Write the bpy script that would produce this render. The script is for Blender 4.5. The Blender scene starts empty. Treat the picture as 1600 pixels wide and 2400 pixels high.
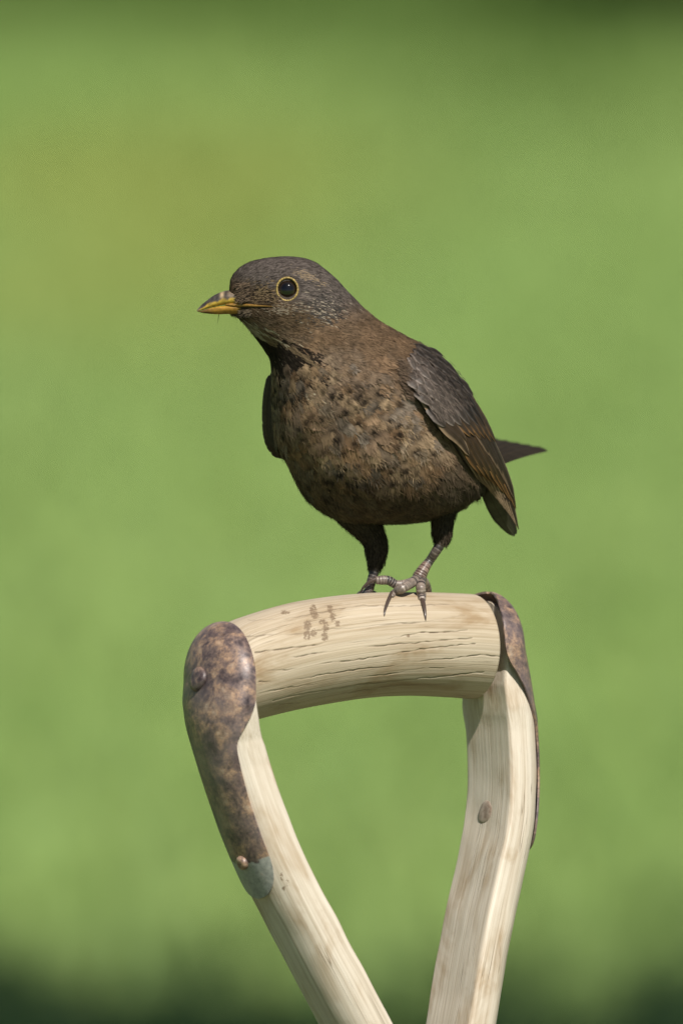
import bpy, math, random
import numpy as np
rng = np.random.default_rng(7)
random.seed(7)
scene = bpy.context.scene
rad = math.radians

# ------------------------------------------------------------------ camera, sky, sun, exposure
PITCH = rad(8.0)
DIST = 5.0
SC = 0.155e-3                      # metres per modelling unit (about a sixth of a millimetre)
ORIGIN = np.array([0.0, 0.0, 0.92])
EX = np.array([1.0, 0.0, 0.0])
EU = np.array([0.0, math.sin(PITCH), math.cos(PITCH)])
ET = np.array([0.0, -math.cos(PITCH), math.sin(PITCH)])     # towards the camera side

cam_data = bpy.data.cameras.new("camera")
cam = bpy.data.objects.new("camera", cam_data)
scene.collection.objects.link(cam)
cam.location = ORIGIN + ET * DIST
cam.rotation_euler = (math.pi / 2 - PITCH, 0, 0)
cam_data.sensor_fit = 'VERTICAL'
cam_data.sensor_height = 36.0
cam_data.lens = 36.0 * DIST / (2400 * SC)
cam_data.clip_start = 0.1
cam_data.clip_end = 500
cam_data.dof.use_dof = True
cam_data.dof.focus_distance = DIST - 0.006
cam_data.dof.aperture_fstop = 8.0
cam_data.dof.aperture_blades = 0
scene.camera = cam

SUN_EL, SUN_AZ = rad(54), rad(24)           # azimuth measured from straight behind the camera to its right
sun_vec = np.array([math.sin(SUN_AZ) * math.cos(SUN_EL), -math.cos(SUN_AZ) * math.cos(SUN_EL), math.sin(SUN_EL)])
world = bpy.data.worlds.new("World")
scene.world = world
world.use_nodes = True
nt = world.node_tree
sky = nt.nodes.new("ShaderNodeTexSky")
sky.sky_type = 'NISHITA'
sky.sun_disc = False
sky.sun_elevation = SUN_EL
sky.sun_rotation = math.pi - SUN_AZ
nt.links.new(sky.outputs[0], nt.nodes["Background"].inputs[0])
nt.nodes["Background"].inputs[1].default_value = 0.055
sun_data = bpy.data.lights.new("sun", 'SUN')
sun_data.energy = 4.8
sun_data.angle = rad(0.53)
sun_data.color = (1.0, 0.95, 0.87)
sun = bpy.data.objects.new("sun", sun_data)
scene.collection.objects.link(sun)
from mathutils import Vector
sun.rotation_euler = Vector(sun_vec).to_track_quat('Z', 'Y').to_euler()
scene.view_settings.view_transform = 'Standard'
scene.view_settings.look = 'None'
scene.view_settings.exposure = 0.12
scene.view_settings.gamma = 1.0
scene.view_settings.use_curve_mapping = False
scene.cycles.use_denoising = True
scene.cycles.denoiser = 'OPENIMAGEDENOISE'
scene.cycles.denoising_input_passes = 'RGB_ALBEDO_NORMAL'
scene.cycles.denoising_prefilter = 'ACCURATE'
scene.cycles.max_bounces = 6
scene.cycles.use_adaptive_sampling = False
scene.cycles.sampling_pattern = 'BLUE_NOISE'
scene.cycles.sample_clamp_direct = 6.0
scene.cycles.sample_clamp_indirect = 2.0

# ------------------------------------------------------------------ helpers
def P(a):
    a = np.asarray(a, float)
    return ORIGIN + SC * ((a[..., 0:1] - 800) * EX + (1200 - a[..., 1:2]) * EU + a[..., 2:3] * ET)

def tag(o, label=None, cat=None, group=None, kind=None):
    for k, v in (("label", label), ("category", cat), ("group", group), ("kind", kind)):
        if v: o[k] = v
    return o

def empty(name, loc):
    o = bpy.data.objects.new(name, None)
    o.location = loc
    scene.collection.objects.link(o)
    return o

def root_of(o):
    v = np.zeros(3)
    while o is not None:
        v = v + np.array(o.location); o = o.parent
    return v

def make(name, verts, faces, mat, parent=None, attrs=None, smooth=True):
    """verts (n,3) world, faces: int array (m,k) or list of such arrays; attrs name->(n,3) colours/vectors or (n,) floats"""
    verts = np.asarray(verts, float).reshape(-1, 3)
    if parent is not None: verts = verts - root_of(parent)
    if isinstance(faces, np.ndarray): faces = [faces]
    me = bpy.data.meshes.new(name)
    me.vertices.add(len(verts)); me.vertices.foreach_set("co", verts.astype(np.float32).ravel())
    loops = np.concatenate([f.ravel() for f in faces]).astype(np.int32)
    tot = np.concatenate([np.full(len(f), f.shape[1]) for f in faces]).astype(np.int32)
    start = np.concatenate([[0], np.cumsum(tot)[:-1]]).astype(np.int32)
    me.loops.add(len(loops)); me.loops.foreach_set("vertex_index", loops)
    me.polygons.add(len(tot)); me.polygons.foreach_set("loop_start", start); me.polygons.foreach_set("loop_total", tot)
    if smooth: me.polygons.foreach_set("use_smooth", np.ones(len(tot), bool))
    for k, v in (attrs or {}).items():
        v = np.asarray(v, np.float32)
        if v.ndim == 1:
            a = me.attributes.new(k, 'FLOAT', 'POINT'); a.data.foreach_set("value", v)
        elif k == "Col":
            a = me.attributes.new(k, 'FLOAT_COLOR', 'POINT')
            a.data.foreach_set("color", np.concatenate([v, np.ones((len(v), 1), np.float32)], 1).ravel())
        else:
            a = me.attributes.new(k, 'FLOAT_VECTOR', 'POINT'); a.data.foreach_set("vector", v.ravel())
    me.update(); me.validate()
    me.materials.append(mat)
    o = bpy.data.objects.new(name, me)
    scene.collection.objects.link(o)
    if parent is not None: o.parent = parent
    return o

def grid_faces(n, m, close_v=False, flip=False):
    i = np.arange(n - 1)[:, None]; j = np.arange(m if close_v else m - 1)[None, :]
    j2 = (j + 1) % m
    f = np.stack([i * m + j, i * m + j2, (i + 1) * m + j2, (i + 1) * m + j], -1).reshape(-1, 4)
    return f[:, ::-1].copy() if flip else f

def catmull(pts, n, t=None):
    pts = np.asarray(pts, float); k = len(pts)
    if t is None: t = np.linspace(0, k - 1, n)
    i = np.clip(t.astype(int), 0, k - 2); u = (t - i)[:, None]
    g = lambda q: pts[np.clip(q, 0, k - 1)]
    p0, p1, p2, p3 = g(i - 1), g(i), g(i + 1), g(i + 2)
    return 0.5 * (2 * p1 + (p2 - p0) * u + (2 * p0 - 5 * p1 + 4 * p2 - p3) * u ** 2 + (3 * p1 - p0 - 3 * p2 + p3) * u ** 3)

def interp(x, xs, ys):
    return np.interp(x, xs, ys)

def nrm(v): return v / (np.linalg.norm(v, axis=-1, keepdims=True) + 1e-12)

_perm = rng.integers(0, 2 ** 31, 4096)
def vnoise(p):
    """smooth value noise, p (n,d)"""
    p = np.asarray(p, float); i = np.floor(p).astype(int); f = p - i; f = f * f * (3 - 2 * f)
    d = p.shape[1]; out = 0
    for c in range(2 ** d):
        w = 1; h = 0
        for k in range(d):
            b = (c >> k) & 1
            w = w * (f[:, k] if b else 1 - f[:, k])
            h = _perm[(h + i[:, k] + b) % 4096]
        out = out + w * (h % 1000) / 999.0
    return out

def tube(name, path, radii, mat, parent, seg=14, col=None, squash=1.0, attrs=None, round_end=True):
    """path (n,3) in modelling units"""
    path = np.asarray(path, float); n = len(path)
    T = nrm(np.gradient(path, axis=0)); ref = np.array([0.3, 0.2, 1.0])
    A = nrm(np.cross(T, ref)); B = nrm(np.cross(T, A))
    th = np.linspace(0, 2 * np.pi, seg, endpoint=False)
    r = np.asarray(radii, float)
    v = path[:, None, :] + r[:, None, None] * (np.cos(th)[None, :, None] * A[:, None, :] + squash * np.sin(th)[None, :, None] * B[:, None, :])
    V = v.reshape(-1, 3)
    F = [grid_faces(n, seg, True)]
    V = np.concatenate([V, path[:1] - T[:1] * r[0] * .3, path[-1:] + T[-1:] * r[-1] * .3])
    k = np.arange(seg)
    F.append(np.stack([np.full(seg, n * seg), (k + 1) % seg, k], 1))
    F.append(np.stack([np.full(seg, n * seg + 1), (n - 1) * seg + k, (n - 1) * seg + (k + 1) % seg], 1))
    at = dict(attrs or {})
    if col is not None:
        c = np.repeat(np.asarray(col, float)[:, None, :], seg, 1).reshape(-1, 3)
        at["Col"] = np.concatenate([c, c[:1], c[-1:]])
    return make(name, P(V), F, mat, parent, at)

# ------------------------------------------------------------------ materials
def new_mat(name):
    m = bpy.data.materials.new(name); m.use_nodes = True
    return m, m.node_tree, m.node_tree.nodes["Principled BSDF"]

def N(t, kind, **kw):
    n = t.nodes.new(kind)
    for k, v in kw.items():
        if hasattr(n, k): setattr(n, k, v)
        else: n.inputs[k].default_value = v
    return n

def attr(t, name):
    return N(t, "ShaderNodeAttribute", attribute_name=name)

def mix(t, fac, a, b, mode='MIX'):
    n = t.nodes.new("ShaderNodeMix"); n.data_type = 'RGBA'; n.blend_type = mode
    for s, v in ((n.inputs["Factor"], fac), (n.inputs[6], a), (n.inputs[7], b)):
        if hasattr(v, "links") or hasattr(v, "is_linked"): t.links.new(v, s)
        elif isinstance(v, (int, float)): s.default_value = v
        else: s.default_value = (*v, 1)
    return n.outputs[2]

def ramp(t, fac, stops):
    r = t.nodes.new("ShaderNodeValToRGB"); t.links.new(fac, r.inputs[0])
    e = r.color_ramp.elements
    while len(e) < len(stops): e.new(0.5)
    for q, (p, c) in zip(e, stops):
        q.position = p; q.color = (*c, 1) if len(c) == 3 else c
    return r.outputs[0]

def noise(t, vec, scale, detail=4, rough=.55, dist=0):
    n = t.nodes.new("ShaderNodeTexNoise")
    n.inputs["Scale"].default_value = scale; n.inputs["Detail"].default_value = detail
    n.inputs["Roughness"].default_value = rough; n.inputs["Distortion"].default_value = dist
    t.links.new(vec, n.inputs["Vector"])
    return n.outputs["Fac"]

def mapping(t, vec, scale, loc=(0, 0, 0)):
    m = t.nodes.new("ShaderNodeMapping"); t.links.new(vec, m.inputs[0])
    m.inputs["Scale"].default_value = scale; m.inputs["Location"].default_value = loc
    return m.outputs[0]

def bump(t, b, h, strength, dist):
    n = t.nodes.new("ShaderNodeBump"); n.inputs["Strength"].default_value = strength; n.inputs["Distance"].default_value = dist
    t.links.new(h, n.inputs["Height"]); t.links.new(n.outputs[0], b.inputs["Normal"])

def attr_mat(name, rough, spec=.5, fine=None, coat=0, sheen=0, trans=0):
    m, t, b = new_mat(name)
    c = attr(t, "Col").outputs["Color"]
    if fine:
        co = t.nodes.new("ShaderNodeTexCoord")
        f = noise(t, co.outputs["Object"], fine, 3)
        g = ramp(t, f, [(.3, (.62, .62, .62)), (.7, (1.3, 1.27, 1.22))])
        c = mix(t, 1.0, c, g, 'MULTIPLY')
        bump(t, b, f, .35, .0003)
    t.links.new(c, b.inputs["Base Color"])
    b.inputs["Roughness"].default_value = rough; b.inputs["Specular IOR Level"].default_value = spec
    b.inputs["Coat Weight"].default_value = coat; b.inputs["Coat Roughness"].default_value = .05
    b.inputs["Sheen Weight"].default_value = sheen; b.inputs["Sheen Roughness"].default_value = .4
    return m

M_plume = attr_mat("plumage", .65, .04)
M_skin = attr_mat("bird_body_skin", .8, .2, fine=900)
M_flight = attr_mat("flight_feather", .5, .16)
M_beak = attr_mat("beak_horn", .32, .5, fine=700)
M_scale = attr_mat("leg_scale", .38, .5, fine=900)
M_claw = attr_mat("claw_horn", .25, .5)
M_eye = attr_mat("eye", .06, .35, coat=.6)
M_ring = attr_mat("eye_ring", .5, .4, fine=1500)

def wood_mat(name, pale, mid, dark, crackdens):
    m, t, b = new_mat(name)
    g = attr(t, "guv").outputs["Vector"]
    lo = noise(t, mapping(t, g, (2.5, 150, 150)), 4, 6, .65, .1)          # long streaks of the grain
    fi = noise(t, mapping(t, g, (5, 380, 380)), 4, 4, .7)
    st = noise(t, mapping(t, g, (14, 30, 30), (3, 1, 0)), 2.2, 4, .6, .6)          # stains
    c = ramp(t, lo, [(.32, dark), (.46, mid), (.68, pale)])
    c = mix(t, .6, c, ramp(t, fi, [(.32, (.74, .69, .62)), (.62, (1.12, 1.12, 1.13))]), 'MULTIPLY')
    c = mix(t, 1, c, ramp(t, st, [(.32, (.70, .60, .48)), (.48, (.97, .95, .92)), (.68, (1.06, 1.06, 1.05))]), 'MULTIPLY')
    # pore lines and hair cracks
    cr = noise(t, mapping(t, g, (5, 150, 150), (1, 7, 2)), 3, 2, .5, .5)
    gate = noise(t, mapping(t, g, (12, 50, 50), (9, 2, 4)), 2, 2)
    ma = t.nodes.new("ShaderNodeMath"); ma.operation = 'SUBTRACT'; t.links.new(cr, ma.inputs[0]); ma.inputs[1].default_value = .5
    ab = t.nodes.new("ShaderNodeMath"); ab.operation = 'ABSOLUTE'; t.links.new(ma.outputs[0], ab.inputs[0])
    line = ramp(t, ab.outputs[0], [(.0, (1, 1, 1)), (.016, (0, 0, 0))])
    gr = ramp(t, gate, [(.62 - crackdens, (0, 0, 0)), (.72 - crackdens, (1, 1, 1))])
    lg = mix(t, 1, line, gr, 'MULTIPLY')
    fac = t.nodes.new("ShaderNodeMath"); fac.operation = 'MULTIPLY'; t.links.new(lg, fac.inputs[0]); fac.inputs[1].default_value = .7
    c = mix(t, fac.outputs[0], c, (.17, .12, .07))
    # open cracks and mud carried by the mesh
    ck = attr(t, "crack").outputs["Fac"]
    c = mix(t, ck, c, (.10, .07, .042))
    mud = attr(t, "mud").outputs["Fac"]
    mn = noise(t, mapping(t, g, (1100, 1100, 1100)), 1, 4, .75)
    mm = t.nodes.new("ShaderNodeMath"); mm.operation = 'ADD'; t.links.new(mud, mm.inputs[0]); t.links.new(mn, mm.inputs[1])
    mf = ramp(t, mm.outputs[0], [(.92, (0, 0, 0)), (1.06, (.85, .85, .85))])
    c = mix(t, mf, c, (.19, .13, .08))
    t.links.new(c, b.inputs["Base Color"])
    b.inputs["Roughness"].default_value = .56; b.inputs["Specular IOR Level"].default_value = .35
    h = mix(t, .5, lo, fi); h2 = mix(t, lg, h, (0, 0, 0))
    bump(t, b, h2, .45, .0007)
    return m

M_bar = wood_mat("weathered_ash_bar", (.53, .455, .355), (.475, .395, .29), (.39, .31, .215), .05)
M_arm = wood_mat("weathered_ash_arm", (.66, .60, .515), (.605, .54, .45), (.50, .43, .34), .11)

def rust_mat():
    m, t, b = new_mat("rusty_steel")
    co = t.nodes.new("ShaderNodeTexCoord").outputs["Object"]
    a = noise(t, co, 130, 7, .72, .3); bb = noise(t, mapping(t, co, (1, 1, 1), (3, 5, 1)), 520, 6, .75, .2)
    cc = noise(t, mapping(t, co, (1, 1, 1), (7, 2, 8)), 45, 3, .5)
    c = ramp(t, a, [(.31, (.045, .030, .032)), (.42, (.115, .084, .084)), (.50, (.20, .145, .125)), (.56, (.32, .215, .15)), (.68, (.43, .33, .255))])
    c = mix(t, .85, c, ramp(t, bb, [(.34, (.36, .32, .35)), (.5, (.98, .95, .94)), (.64, (1.5, 1.32, 1.12))]), 'MULTIPLY')
    worn = ramp(t, cc, [(.5, (0, 0, 0)), (.68, (.55, .55, .55))])
    c = mix(t, worn, c, (.19, .155, .16))
    z = attr(t, "zinc").outputs["Fac"]
    zn = t.nodes.new("ShaderNodeMath"); zn.operation = 'ADD'; t.links.new(z, zn.inputs[0]); t.links.new(a, zn.inputs[1])
    zf = ramp(t, zn.outputs[0], [(.94, (0, 0, 0)), (1.0, (.9, .9, .9))])
    c = mix(t, zf, c, ramp(t, bb, [(.35, (.24, .25, .235)), (.6, (.41, .42, .395)), (.75, (.36, .28, .22))]))
    t.links.new(c, b.inputs["Base Color"])
    t.links.new(ramp(t, bb, [(.3, (.30, .30, .30)), (.7, (.58, .58, .58))]), b.inputs["Roughness"])
    b.inputs["Metallic"].default_value = .12; b.inputs["Specular IOR Level"].default_value = .6
    bump(t, b, mix(t, .5, a, bb), .3, .0005)
    return m
M_rust = rust_mat()
def plug_mat():
    m, t, b = new_mat("rivet_end")
    co = t.nodes.new("ShaderNodeTexCoord").outputs["Object"]
    f = noise(t, co, 400, 4, .6)
    t.links.new(ramp(t, f, [(.3, (.20, .14, .10)), (.7, (.42, .34, .27))]), b.inputs["Base Color"])
    b.inputs["Roughness"].default_value = .5; bump(t, b, f, .3, .0005)
    return m
M_plug = plug_mat()

def lawn_mat(name, use_attr):
    m, t, b = new_mat(name)
    geo = t.nodes.new("ShaderNodeNewGeometry").outputs["Position"]
    big = noise(t, mapping(t, geo, (1.3, .5, 1), (4.1, 1.4, 0)), .9, 2, .5)
    c = ramp(t, big, [(.30, (.204, .312, .086)), (.5, (.216, .322, .094)), (.7, (.228, .328, .10))])
    def patch(c, cx, cy, rx, ry, col, amt):
        # a drier or darker green patch of turf, soft edged
        m_ = mapping(t, geo, (1 / rx, 1 / ry, 0), (-cx / rx, -cy / ry, 0))
        wob = noise(t, geo, 2.2, 2)
        ln = t.nodes.new("ShaderNodeVectorMath"); ln.operation = 'LENGTH'; t.links.new(m_, ln.inputs[0])
        ad = t.nodes.new("ShaderNodeMath"); ad.operation = 'ADD'; t.links.new(ln.outputs["Value"], ad.inputs[0]); t.links.new(wob, ad.inputs[1])
        return mix(t, ramp(t, ad.outputs[0], [(.55, (amt, amt, amt)), (1.0, (0, 0, 0))]), c, col)
    c = patch(c, -.17, 8.8, .60, 2.9, (.255, .305, .075), .85)      # drier, yellower turf
    c = patch(c, .24, 10.3, .55, 2.9, (.075, .138, .025), .95)      # darker green turf
    c = patch(c, 0, 11.2, 8.0, 3.2, (.062, .115, .019), .97)
    c = patch(c, -1.6, 6.5, .9, 2.0, (.19, .255, .075), .6)
    c = patch(c, 1.7, 6.0, 1.0, 1.5, (.12, .21, .055), .6)
    fine = noise(t, geo, 30, 4, .6)
    c = mix(t, 1, c, ramp(t, fine, [(.3, (.86, .88, .86)), (.7, (1.14, 1.12, 1.14))]), 'MULTIPLY')
    if use_attr:
        c = mix(t, 1, c, attr(t, "Col").outputs["Color"], 'MULTIPLY')
    t.links.new(c, b.inputs["Base Color"])
    b.inputs["Roughness"].default_value = .75; b.inputs["Specular IOR Level"].default_value = .2
    if not use_attr: bump(t, b, noise(t, geo, 120, 3), .5, .02)
    return m
M_lawn = lawn_mat("lawn_ground", False)
M_blade = lawn_mat("grass_blade", True)
M_leaf = attr_mat("leaf", .5, .35)
def bark_mat():
    m, t, b = new_mat("bark")
    co = t.nodes.new("ShaderNodeTexCoord").outputs["Object"]
    f = noise(t, mapping(t, co, (1, 1, .25)), 30, 5, .65)
    t.links.new(ramp(t, f, [(.3, (.05, .038, .028)), (.7, (.17, .13, .10))]), b.inputs["Base Color"])
    b.inputs["Roughness"].default_value = .85; bump(t, b, f, .8, .02)
    return m
M_bark = bark_mat()
def steel_mat():
    m, t, b = new_mat("worn_steel_blade")
    co = t.nodes.new("ShaderNodeTexCoord").outputs["Object"]
    f = noise(t, co, 40, 5, .6)
    t.links.new(ramp(t, f, [(.3, (.10, .07, .055)), (.7, (.28, .27, .26))]), b.inputs["Base Color"])
    b.inputs["Metallic"].default_value = .7; b.inputs["Roughness"].default_value = .45
    return m
M_steel = steel_mat()

# ------------------------------------------------------------------ setting: lawn, grass, shrubs, shade tree
g = np.linspace(-1, 1, 61)
gx, gy = np.meshgrid(np.sign(g) * np.abs(g) ** 1.6 * 120, 8 + np.sign(g) * np.abs(g) ** 1.6 * 120, indexing='ij')
gz = 0.015 * (vnoise(np.stack([gx.ravel() * .35 + 200, gy.ravel() * .35 + 200], 1)) - .5)
lawn = make("lawn", np.stack([gx.ravel(), gy.ravel(), gz], 1), grid_faces(61, 61, flip=False), M_lawn)
if lawn.data.polygons[0].normal.z < 0: lawn.data.flip_normals()
tag(lawn, "wide mown green lawn with yellowish dry patches behind the bird", "lawn", kind="structure")

bx_, by_ = np.meshgrid(np.linspace(-1.8, 1.8, 90), np.linspace(-1.3, 1.3, 90), indexing='ij')  # unseen bed under the tool, added to weaken green light bounced off the lawn
edge_ = np.minimum(np.minimum(bx_ + 1.8, 1.8 - bx_), np.minimum(by_ + 1.3, 1.3 - by_))
bz_ = -.03 + .06 * np.clip(edge_ / .15, 0, 1) + .05 * (vnoise(np.stack([bx_.ravel() * 6 + 100, by_.ravel() * 6 + 100], 1)).reshape(90, 90) - .5) * np.clip(edge_ / .2, 0, 1)
m_soil, t_, b_s = new_mat("dug_soil")
g_ = t_.nodes.new("ShaderNodeNewGeometry").outputs["Position"]; f_ = noise(t_, g_, 25, 6, .7)
t_.links.new(ramp(t_, f_, [(.3, (.025, .017, .011)), (.7, (.085, .06, .04))]), b_s.inputs["Base Color"]); b_s.inputs["Roughness"].default_value = .95
bump(t_, b_s, f_, 1.0, .03)
soil = make("added_soil_bed", np.stack([bx_.ravel(), by_.ravel(), bz_.ravel()], 1), grid_faces(90, 90), m_soil)
if soil.data.polygons[0].normal.z < 0: soil.data.flip_normals()
tag(soil, "dark soil bed added out of view under the tool to cut green bounce light", "soil", kind="structure")

def grass(n, x0, x1, y0, y1):
    p = np.stack([rng.uniform(x0, x1, n), rng.uniform(y0, y1, n), np.zeros(n)], 1)
    p[:, 2] = -.004
    a = rng.uniform(0, 2 * np.pi, n); h = rng.uniform(.022, .05, n); w = rng.uniform(.0018, .0034, n)
    lean = rng.uniform(.2, 1.1, n); la = rng.uniform(0, 2 * np.pi, n)
    side = np.stack([np.cos(a), np.sin(a), 0 * a], 1) * w[:, None]
    ld = np.stack([np.cos(la), np.sin(la), 0 * a], 1)
    m = p + ld * (h * lean * .35)[:, None] + np.array([0, 0, 1]) * (h * .6)[:, None]
    tip = p + ld * (h * lean)[:, None] + np.array([0, 0, 1]) * (h * .95)[:, None]
    V = np.stack([p - side, p + side, m - side * .8, m + side * .8, tip], 1).reshape(-1, 3)
    b = (np.arange(n) * 5)[:, None]
    F = [b + np.array([[0, 1, 3, 2]]), b + np.array([[2, 3, 4]])]
    c = np.repeat(rng.uniform(.95, 1.3, (n, 1)) * rng.uniform([.95, .97, .9], [1.1, 1.03, 1.1], (n, 3)), 5, 0)
    return make("grass", V, F, M_blade, None, {"Col": c})
tag(grass(120000, -2.6, 2.6, 2.6, 11.2), "short mown grass blades covering the lawn", "grass", kind="stuff")

def leaves(centres, dirs, size, col):
    n = len(centres)
    d = nrm(dirs + rng.normal(0, .55, (n, 3))); s = nrm(np.cross(d, rng.normal(0, 1, (n, 3))))
    L = size * rng.uniform(.7, 1.3, (n, 1)); up = nrm(np.cross(d, s))
    V = np.stack([centres, centres + d * L * .5 + s * L * .3 + up * L * .06, centres + d * L, centres + d * L * .5 - s * L * .3 + up * L * .06], 1).reshape(-1, 3)
    b = (np.arange(n) * 4)[:, None]
    c = np.repeat(np.asarray(col) * rng.uniform(.6, 1.4, (n, 1)), 4, 0)
    return V, b + np.array([[0, 1, 2, 3]]), c

def wtube(name, path, radii, mat, parent, seg=10):
    path = np.asarray(path, float)
    T = nrm(np.gradient(path, axis=0)); A = nrm(np.cross(T, [.3, 1, .2])); B = np.cross(T, A)
    th = np.linspace(0, 2 * np.pi, seg, endpoint=False)
    V = (path[:, None] + np.asarray(radii)[:, None, None] * (np.cos(th)[None, :, None] * A[:, None] + np.sin(th)[None, :, None] * B[:, None])).reshape(-1, 3)
    return V, grid_faces(len(path), seg, True)

def join_tubes(name, tubes, mat, parent):
    V = []; F = []; o = 0
    for v, f in tubes:
        V.append(v); F.append(f + o); o += len(v)
    return make(name, np.concatenate(V), np.concatenate(F), mat, parent)

def bush(loc, rx, ry, h, n, col):
    r = empty("shrub", loc)
    tb = []; cl = []; loc = np.array(loc)
    for k in range(9):
        a = rng.uniform(0, 2 * np.pi); q = rng.uniform(.25, .8)
        end = loc + np.array([math.cos(a) * rx * q, math.sin(a) * ry * q, h * rng.uniform(.6, .9)])
        path = catmull([loc + [rng.normal(0, .03), rng.normal(0, .03), -.02], loc * .5 + end * .5 + [0, 0, .1 * h], end], 8)
        tb.append(wtube("", path, np.linspace(.016, .004, 8), None, None, 6))
    join_tubes("stem", tb, M_bark, r)
    k = 120
    d = nrm(rng.normal(0, 1, (k, 3))); d[:, 2] = np.abs(d[:, 2]) * .9 - .15
    cc = np.array([0, 0, h * .42]) + d * np.array([rx, ry, h * .56]) * rng.uniform(.55, 1.0, (k, 1))
    cc[:, 2] = np.maximum(cc[:, 2], .03)
    idx = rng.integers(0, k, n)
    pos = loc + cc[idx] + rng.normal(0, .075, (n, 3)); pos[:, 2] = np.maximum(pos[:, 2], .01)
    V, F, C = leaves(pos, d[idx] + [0, 0, .3], .05, np.array(col) * rng.uniform(.7, 1.35, (k, 1))[idx])
    make("foliage", V, F, M_leaf, r, {"Col": C}, smooth=False)
    return r
SH = [(-2.3, 11.6, .9, .7, 1.1), (-1.1, 11.75, .75, .6, .9), (-.2, 11.55, .6, .45, .7), (.66, 10.72, .36, .36, .6), (1.35, 11.2, .7, .6, 1.0), (2.4, 11.6, .8, .7, 1.2)]
for x, y, rx, ry, h in SH:
    tag(bush((x, y, 0), rx, ry, h, 4200, (.045, .10, .022)), "dark green leafy shrub at the far edge of the lawn", "shrub", "shrubs along the far edge of the lawn")

def shade_tree(loc, cc, cr, n):  # tree outside the view, added to throw shade on the near lawn
    loc = np.array(loc, float); cc = np.array(cc, float); cr = np.array(cr)
    r = empty("unseen_shade_tree", loc)
    top = cc + [.1, .05, .1]
    trunk = catmull([loc + [0, 0, -.05], loc + [-.03, .02, .7], loc * .6 + top * .4, top], 16)
    tb = [wtube("", trunk, np.linspace(.085, .03, 16), None, None, 12)]
    k = 420
    d = nrm(rng.normal(0, 1, (k, 3))); pts = cc + d * cr * rng.uniform(.35, 1, (k, 1)) ** .6
    for i in range(26):
        s = trunk[rng.integers(7, 16)]
        tb.append(wtube("", catmull([s, s * .5 + pts[i] * .5 + [0, 0, .12], pts[i]], 8), np.linspace(.028, .006, 8), None, None, 7))
    join_tubes("trunk", tb, M_bark, r)
    idx = rng.integers(0, k, n)
    V, F, C = leaves(pts[idx] + rng.normal(0, .13, (n, 3)), d[idx] + [0, 0, -.2], .085, np.full((n, 3), (.055, .11, .025)))
    make("crown", V, F, M_leaf, r, {"Col": C}, smooth=False)
    return r
tag(shade_tree((2.9, 1.4, 0), (.72, 1.2, 3.05), (2.3, .95, .7), 27000), "small leafy tree out of view, added to shade the near part of the lawn", "tree")

# ------------------------------------------------------------------ the digging tool
PSI = rad(32); CS, SN = math.cos(PSI), math.sin(PSI)
FV = np.array([SN, 0, CS])                       # front of the handle
def tool_w(x, y):
    xm = 825 + 133 * (y - 1552) / 848
    return -(x - xm) * SN / CS + 100 * (y - 1552) / 848
SHAFT_D = nrm(np.array([133, 848, 100.0]))
tool_base = P(np.array([985, 2650, 0.0]) + SHAFT_D * 3900)
tool = empty("garden_tool", (tool_base[0], tool_base[1], 0.0))
tag(tool, "weathered pale wooden Y shaped digging tool handle with rusty riveted steel straps", "garden tool")

# crossbar
NB, NA = 420, 560
bx = np.array([515, 530, 570, 700, 850, 950, 1050, 1108.])
byc = np.array([1591, 1586, 1569, 1535, 1514, 1510, 1513, 1517.])
br = np.array([116, 119, 123, 126, 123, 121.5, 123, 124.])
from_x = np.linspace(bx[0], bx[-1], NB)
def smooth_interp(x, xs, ys):
    p = catmull(np.stack([xs, ys], 1), 2000)
    return np.interp(x, p[:, 0], p[:, 1])
cyv = smooth_interp(from_x, bx, byc); crv = smooth_interp(from_x, bx, br)
th = np.linspace(0, 2 * np.pi, NA, endpoint=False)
C = np.stack([from_x, cyv, tool_w(from_x, cyv * 0 + 1545)], 1)
UPV = np.array([0, -1, 0.])
lump = 1 + .008 * (vnoise(np.stack([np.repeat(from_x, NA) / 90, np.tile(np.cos(th), NB) * 2 + 5, np.tile(np.sin(th), NB) * 2 + 5], 1)) - .5).reshape(NB, NA)
fray = np.ones((NB, 1)); fray[-4:, 0] = [.999, .997, .992, .98]
rr = crv[:, None] * lump * fray
barv = C[:, None] + rr[..., None] * (np.cos(th)[None, :, None] * FV + np.sin(th)[None, :, None] * UPV)
flat = barv.reshape(-1, 3)
front = np.tile(np.cos(th) > -.2, NB)
cracks = [
 ([(577, 1493), (711, 1481), (840, 1469), (1000, 1456), (1090, 1443)], .75),
 ([(599, 1527), (660, 1520), (717, 1513), (840, 1502), (920, 1493), (1000, 1483), (1046, 1480), (1096, 1476)], 1.15),
 ([(602, 1545), (640, 1538), (692, 1537), (759, 1528), (880, 1515), (1000, 1502), (1107, 1495)], .95),
 ([(602, 1569), (681, 1567), (751, 1553), (840, 1544), (1000, 1522), (1115, 1511)], .85),
 ([(607, 1594), (708, 1591), (765, 1577), (840, 1569), (1000, 1546), (1080, 1540), (1124, 1537), (1180, 1540)], .85),
 ([(607, 1622), (680, 1607), (840, 1587), (1000, 1565), (1105, 1560)], .7),
 ([(640, 1638), (751, 1618), (840, 1604), (1000, 1586), (1134, 1578)], .7),
 ([(580, 1452), (680, 1444), (840, 1420), (1000, 1417), (1090, 1416)], .6),
 ([(640, 1652), (800, 1625), (950, 1606), (1090, 1604)], .45)]
crack = np.zeros(len(flat))
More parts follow.
